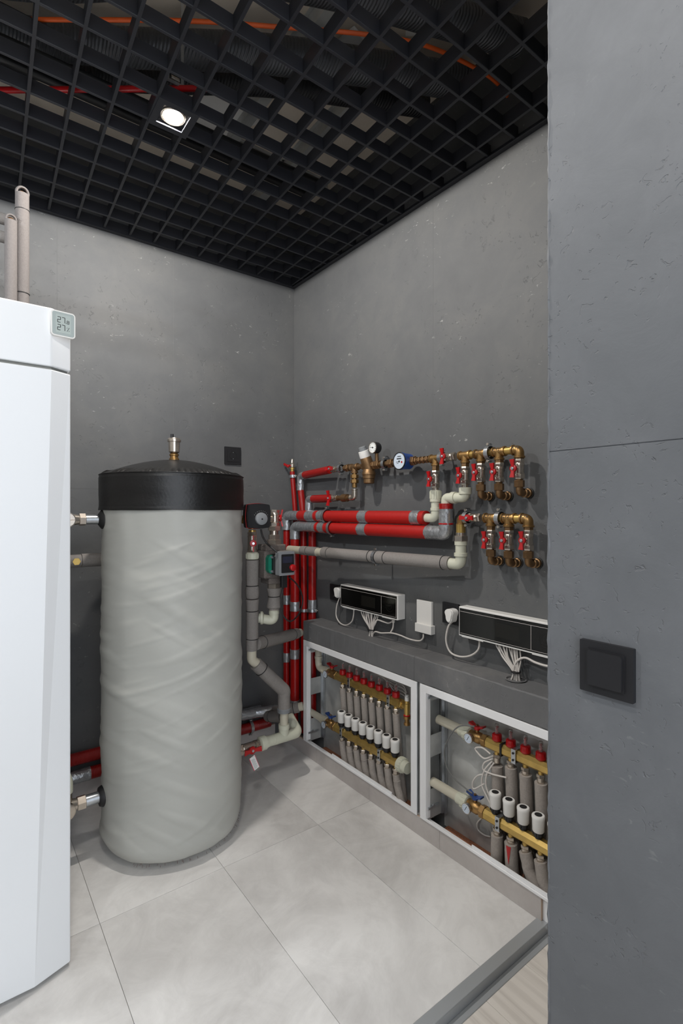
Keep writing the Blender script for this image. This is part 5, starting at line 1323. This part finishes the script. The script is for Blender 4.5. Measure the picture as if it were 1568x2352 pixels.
# --- left cabinet
pf = [787, 802.4, 818.6, 835.6, 853, 871, 890, 909]
pa = [784, 799, 815, 832.4, 850.6, 868, 887, 907]
yU = [by(p, OU) for p in pf]; yL = [by(p, OL) for p in pa]
dU = (yU[0]-yU[-1])/7; dL = (yL[0]-yL[-1])/7
yU = [yU[0]-dU*k for k in range(8)]; yL = [yL[0]-dL*k for k in range(8)]
ma = manifold(yU[0]+.045, yU[-1]-.035, ZU, OU, 'upper brass manifold with red flow meters in the left cabinet', 8, 'left')
fm = flow_meter(ma, yU[0])
for k in range(1, 8): flow_meter(ma, yU[k]-yU[0], fm)
mb_ = manifold(yL[0]+.045, yL[-1]-.030, ZL, OL, 'lower brass manifold under eight white heads, left cabinet', 8, 'left')
for k in range(8):
    w_ = 'leftmost' if k == 0 else 'rightmost' if k == 7 else ORD[k]+' from the left'
    put_actuator(yL[k], 'white actuator head in the left cabinet, %s of eight' % w_, 'white actuator heads in the left cabinet')
    foam_drop(yU[k], ZU, OU, -.022, .028, 'pale foam pipe under the upper left manifold, %s of eight' % w_, 'foam pipes under the upper manifold, left cabinet', .004*(k % 3))
    foam_drop(yL[k]-.006, ZL, OL, -.030-.004*(k % 3), .080, 'pale foam pipe under the lower left manifold, %s of eight' % w_, 'foam pipes under the lower manifold, left cabinet', .003*((k*2) % 3), crumpled=(k in (1, 3, 7)))
shutoff(yU[0]+.045, ZU, OU, REDP, 'brass shutoff valve with red wings in the left cabinet', 'dial thermometer under the red handle, left cabinet', 0)
shutoff(yL[0]+.045, ZL, OL, BLUEP, 'brass shutoff valve with blue wings in the left cabinet', 'dial thermometer under the blue handle, left cabinet', 0)
t = thing('plastic_pipe', 'white plastic pipe bending down to the upper left manifold', 'pipe', (-OU, yU[0]+.16, ZU))
ye = yU[0]+.045+.084; yk = by(731, OU)
MB().tube([(-OU, ye, ZU), (-OU, yk, ZU+.0), (-OU, yk, FZ1-.01)], .0185, 22, .035, fn=8).lathe((-OU, ye-.004, ZU), YP, [(0, .024), (.022, .024), (.024, .020), (.030, .0215), (.045, .0215), (.046, .0185)], 22).lathe((-OU, yk, ZU+.05), UP, [(0, .0185), (.001, .0215), (.014, .0215), (.015, .0185)], 22).build('pipe', PPR2, t)
t = thing('plastic_pipe', 'white plastic pipe feeding the lower left manifold', 'pipe', (-OL, yL[0]+.16, ZL))
ye = yL[0]+.045+.084
MB().tube([(-OL, ye, ZL), (-OL, LC0-.012, ZL+.004)], .0175, 22).lathe((-OL, ye-.004, ZL), YP, [(0, .025), (.026, .024), (.028, .0205), (.05, .0205), (.051, .0175)], 22).build('pipe', PPR2, t)
# clamps on bars
def bar_bracket(y, z, off, label, h=.0215):
    t = thing('bar_bracket', label, 'bracket', (-off, y, z-h), 'zinc brackets on the manifold bars')
    MB().bx(-off-h-.003, -off-h, y-.009, y+.009, z-h-.004, z+h+.004, .0006).bx(-off-h-.002, -.009, y-.008, y+.008, z+h, z+h+.003).bx(-off-h-.002, -.009, y-.008, y+.008, z-h-.003, z-h).build('band', STEEL, t, 0)
    MB().cyl((-off-h-.003, y, z+.012), (-off-h-.006, y, z+.012), .004, seg=8).cyl((-off-h-.003, y, z-.012), (-off-h-.006, y, z-.012), .004, seg=8).build('bolts', RUBBER, t)
    return t
bar_bracket((yU[1]+yU[2])/2+.008, ZU, OU, 'zinc bracket on the upper left bar near its red valve')
bar_bracket((yU[6]+yU[7])/2, ZU, OU, 'zinc bracket on the upper left bar near its right end')
bar_bracket((yL[0]+yL[1])/2+.004, ZL, OL, 'zinc bracket on the lower left bar near its blue valve')
bar_bracket((yL[5]+yL[6])/2, ZL, OL, 'zinc bracket on the lower left bar near its right end')
# end fittings
t = thing('end_vent', 'brass end vent with white tip on the upper left bar', 'vent', (-OU, yU[7]-.05, ZU-.02))
ye = yU[7]-.035
MB().hexa((-OU, ye, ZU), (-OU, ye-.012, ZU), .022).cyl((-OU, ye-.01, ZU), (-OU, ye-.035, ZU), .014).lathe((-OU-.004, ye-.040, ZU-.035), UP, [(0, .012), (.03, .014), (.05, .014), (.052, .011), (.062, .011)], 16).build('body', BRASSY, t, 30)
MB().lathe((-OU-.004, ye-.040, ZU+.027), UP, [(0, .010), (.018, .010), (.020, .008), (.026, .008)], 16).build('white_tip', WHITE, t)
MB().ring((-OU-.004, ye-.040, ZU-.037), UP, .0125, .003, 18, 6).build('red_ring', REDP, t)
MB().lathe((-OU-.004, ye-.040, ZU-.040), DN, [(0, .016), (.012, .016), (.014, .010), (.030, .011), (.032, .014), (.040, .014)], 16).build('hose_tail', BRASS, t)
t = thing('pipe_coupling', 'white ribbed plastic coupling on the lower left bar end', 'fitting', (-OL, yL[7]-.05, ZL))
m = MB().lathe((-OL, yL[7]-.028, ZL), YM, [(0, .027), (.003, .032), (.028, .031), (.030, .026), (.040, .025), (.055, .025)], 26)
for k in range(18):
    a = 2*PI*k/18; m.box((-OL+.032*math.cos(a), yL[7]-.044, ZL+.032*math.sin(a)), (.002, .022, .003), Matrix.Rotation(-a, 4, 'Y'))
m.build('coupling', PPR, t)
# loose wires at the top right of the left cabinet
G_w = 'loose pale wires in the left cabinet'
random.seed(11)
for k, lb in enumerate(['topmost', 'upper middle', 'lower middle', 'lowest']):
    pts = [bp(862+6*k, 1548+2*k, .02), bp(885+4*k, 1556+7*k, .022), bp(905, 1566+7*k, .022), bp(925+2*k, 1574+9*k, .022), bp(934, 1592+12*k, .020)]
    tag(MB().tube(spline(pts, 6), .0024, 8).build('loose_wire', CABLE), 'pale wire behind the flow meters of the left cabinet, %s one' % lb, 'wire', G_w)

# --- right cabinet
pf = [1141, 1173, 1206.5, 1242]; yU2 = [by(p, OU) for p in pf]; d2 = (yU2[0]-yU2[-1])/3; yU2 = [yU2[0]-d2*k for k in range(6)]
pa = [1137, 1168, 1201, 1236]; yL2 = [by(p, OL) for p in pa]; d3 = (yL2[0]-yL2[-1])/3; yL2 = [yL2[0]-d3*k for k in range(6)]
ma = manifold(yU2[0]+.040, yU2[-1]-.035, ZU, OU, 'upper brass manifold with red flow meters in the right cabinet', 6, 'right')
for k in range(6):
    o = flow_meter(ma, yU2[k]-yU[0], fm)
    o.location = V((0, yU2[k]-yU[0], 0))+wloc(fm)-wloc(ma)
mb_ = manifold(yL2[0]+.040, yL2[-1]-.030, ZL, OL, 'lower brass manifold under white heads in the right cabinet', 6, 'right')
names = ['leftmost', 'second from the left', 'third from the left', 'fourth from the left', 'just behind the pillar edge', 'deepest behind the pillar']
for k in range(6):
    put_actuator(yL2[k], 'white actuator head in the right cabinet, %s' % names[k], 'white actuator heads in the right cabinet')
    foam_drop(yU2[k], ZU, OU, -.006, .030, 'thick foam pipe under the upper right manifold, %s' % names[k], 'foam pipes under the upper manifold, right cabinet', (.022, .004, .006, .01, 0, 0)[k], rr=.0215)
    foam_drop(yL2[k]-.008, ZL, OL, (.006, -.006, -.055, -.035, -.03, -.03)[k], .082, 'thick foam pipe under the lower right manifold, %s' % names[k], 'foam pipes under the lower manifold, right cabinet', .004, rr=.0215, split=(k == 1))
shutoff(yU2[0]+.040, ZU, OU, REDP, 'brass shutoff valve with red wings in the right cabinet', 'dial thermometer under the red handle, right cabinet', 0)
shutoff(yL2[0]+.040, ZL, OL, BLUEP, 'brass shutoff valve with blue wings in the right cabinet', 'dial thermometer under the blue handle, right cabinet', 0)
for (off, yy0, z, lb) in ((OU, yU2[0]+.04+.084, ZU, 'white plastic pipe feeding the upper right manifold'), (OL, yL2[0]+.04+.084, ZL, 'white plastic pipe feeding the lower right manifold')):
    t = thing('plastic_pipe', lb, 'pipe', (-off, yy0+.1, z))
    MB().tube([(-off, yy0, z), (-off, RC0-.035, z+.004)], .0185, 22).build('pipe', PPR2, t)
    m = MB().lathe((-off, yy0-.004, z), YP, [(0, .026), (.002, .0285), (.026, .0275), (.028, .0225), (.05, .0225), (.051, .0185)], 24)
    for k in range(14):
        a = 2*PI*k/14; m.box((-off+.0285*math.cos(a), yy0+.011, z+.0285*math.sin(a)), (.002, .020, .003), Matrix.Rotation(-a, 4, 'Y'))
    m.build('union_nut', PPR, t)
bar_bracket((yU2[1]+yU2[2])/2+.004, ZU, OU, 'zinc bracket on the upper right bar between flow meters')
bar_bracket((yL2[0]+yL2[1])/2+.004, ZL, OL, 'zinc bracket on the lower right bar between white heads')
t = MB().bx(-OU-.0225, -OU+.0225, (yU2[0]+yU2[1])/2-.004, (yU2[0]+yU2[1])/2+.004, ZU-.0225, ZU+.0225, .001).build('strapping_band', RUBBER, None, 0); tag(t, 'black strap around the upper right brass bar', 'strap')
pts = [bp(1090, 1668, .09), bp(1055, 1668, .095), bp(1033, 1690, .10), bp(1020, 1725, .10), bp(1026, 1762, .10), bp(1045, 1790, .10), bp(1068, 1810, .10), bp(1084, 1822, .105)]
tag(MB().tube(spline(pts, 8), .0026, 8).build('sensor_lead', CABLEG), 'thin grey sensor lead looping between red and blue handles', 'wire')
G_w2 = 'loose pale wires in the right cabinet'
wires = [([(1132, 1742), (1112, 1752), (1110, 1768), (1130, 1778), (1163, 1786)], 'crossing in front of the first foam pipes'),
         ([(1130, 1748), (1112, 1770), (1106, 1800), (1118, 1830), (1132, 1855), (1152, 1864)], 'sweeping down to the first white head'),
         ([(1134, 1752), (1118, 1778), (1116, 1805), (1126, 1832), (1140, 1858)], 'hanging right of the sweeping one'),
         ([(1128, 1780), (1100, 1780), (1086, 1795), (1088, 1812), (1112, 1800)], 'making a small loop above the blue handle'),
         ([(1132, 1736), (1112, 1742), (1096, 1728), (1092, 1718), (1108, 1718), (1126, 1732)], 'making an oval loop beside the red handle'),
         ([(1110, 1876), (1096, 1890), (1098, 1906), (1112, 1918), (1126, 1922)], 'curving low on the galvanised back')]
for k, (w_, lb) in enumerate(wires):
    of_ = .014 if k in (5,) else .075
    pts = [bp(a, b_, of_+(.0 if i else -.01)) for i, (a, b_) in enumerate(w_)]
    tag(MB().tube(spline(pts, 7), .0030, 8).build('loose_wire', CABLE), 'pale wire in the right cabinet '+lb, 'wire', G_w2)
# clean up helper marks
for o in bpy.data.objects:
    if '_used' in o: del o['_used']
    if o.parent is not None and 'category' in o: del o['category']
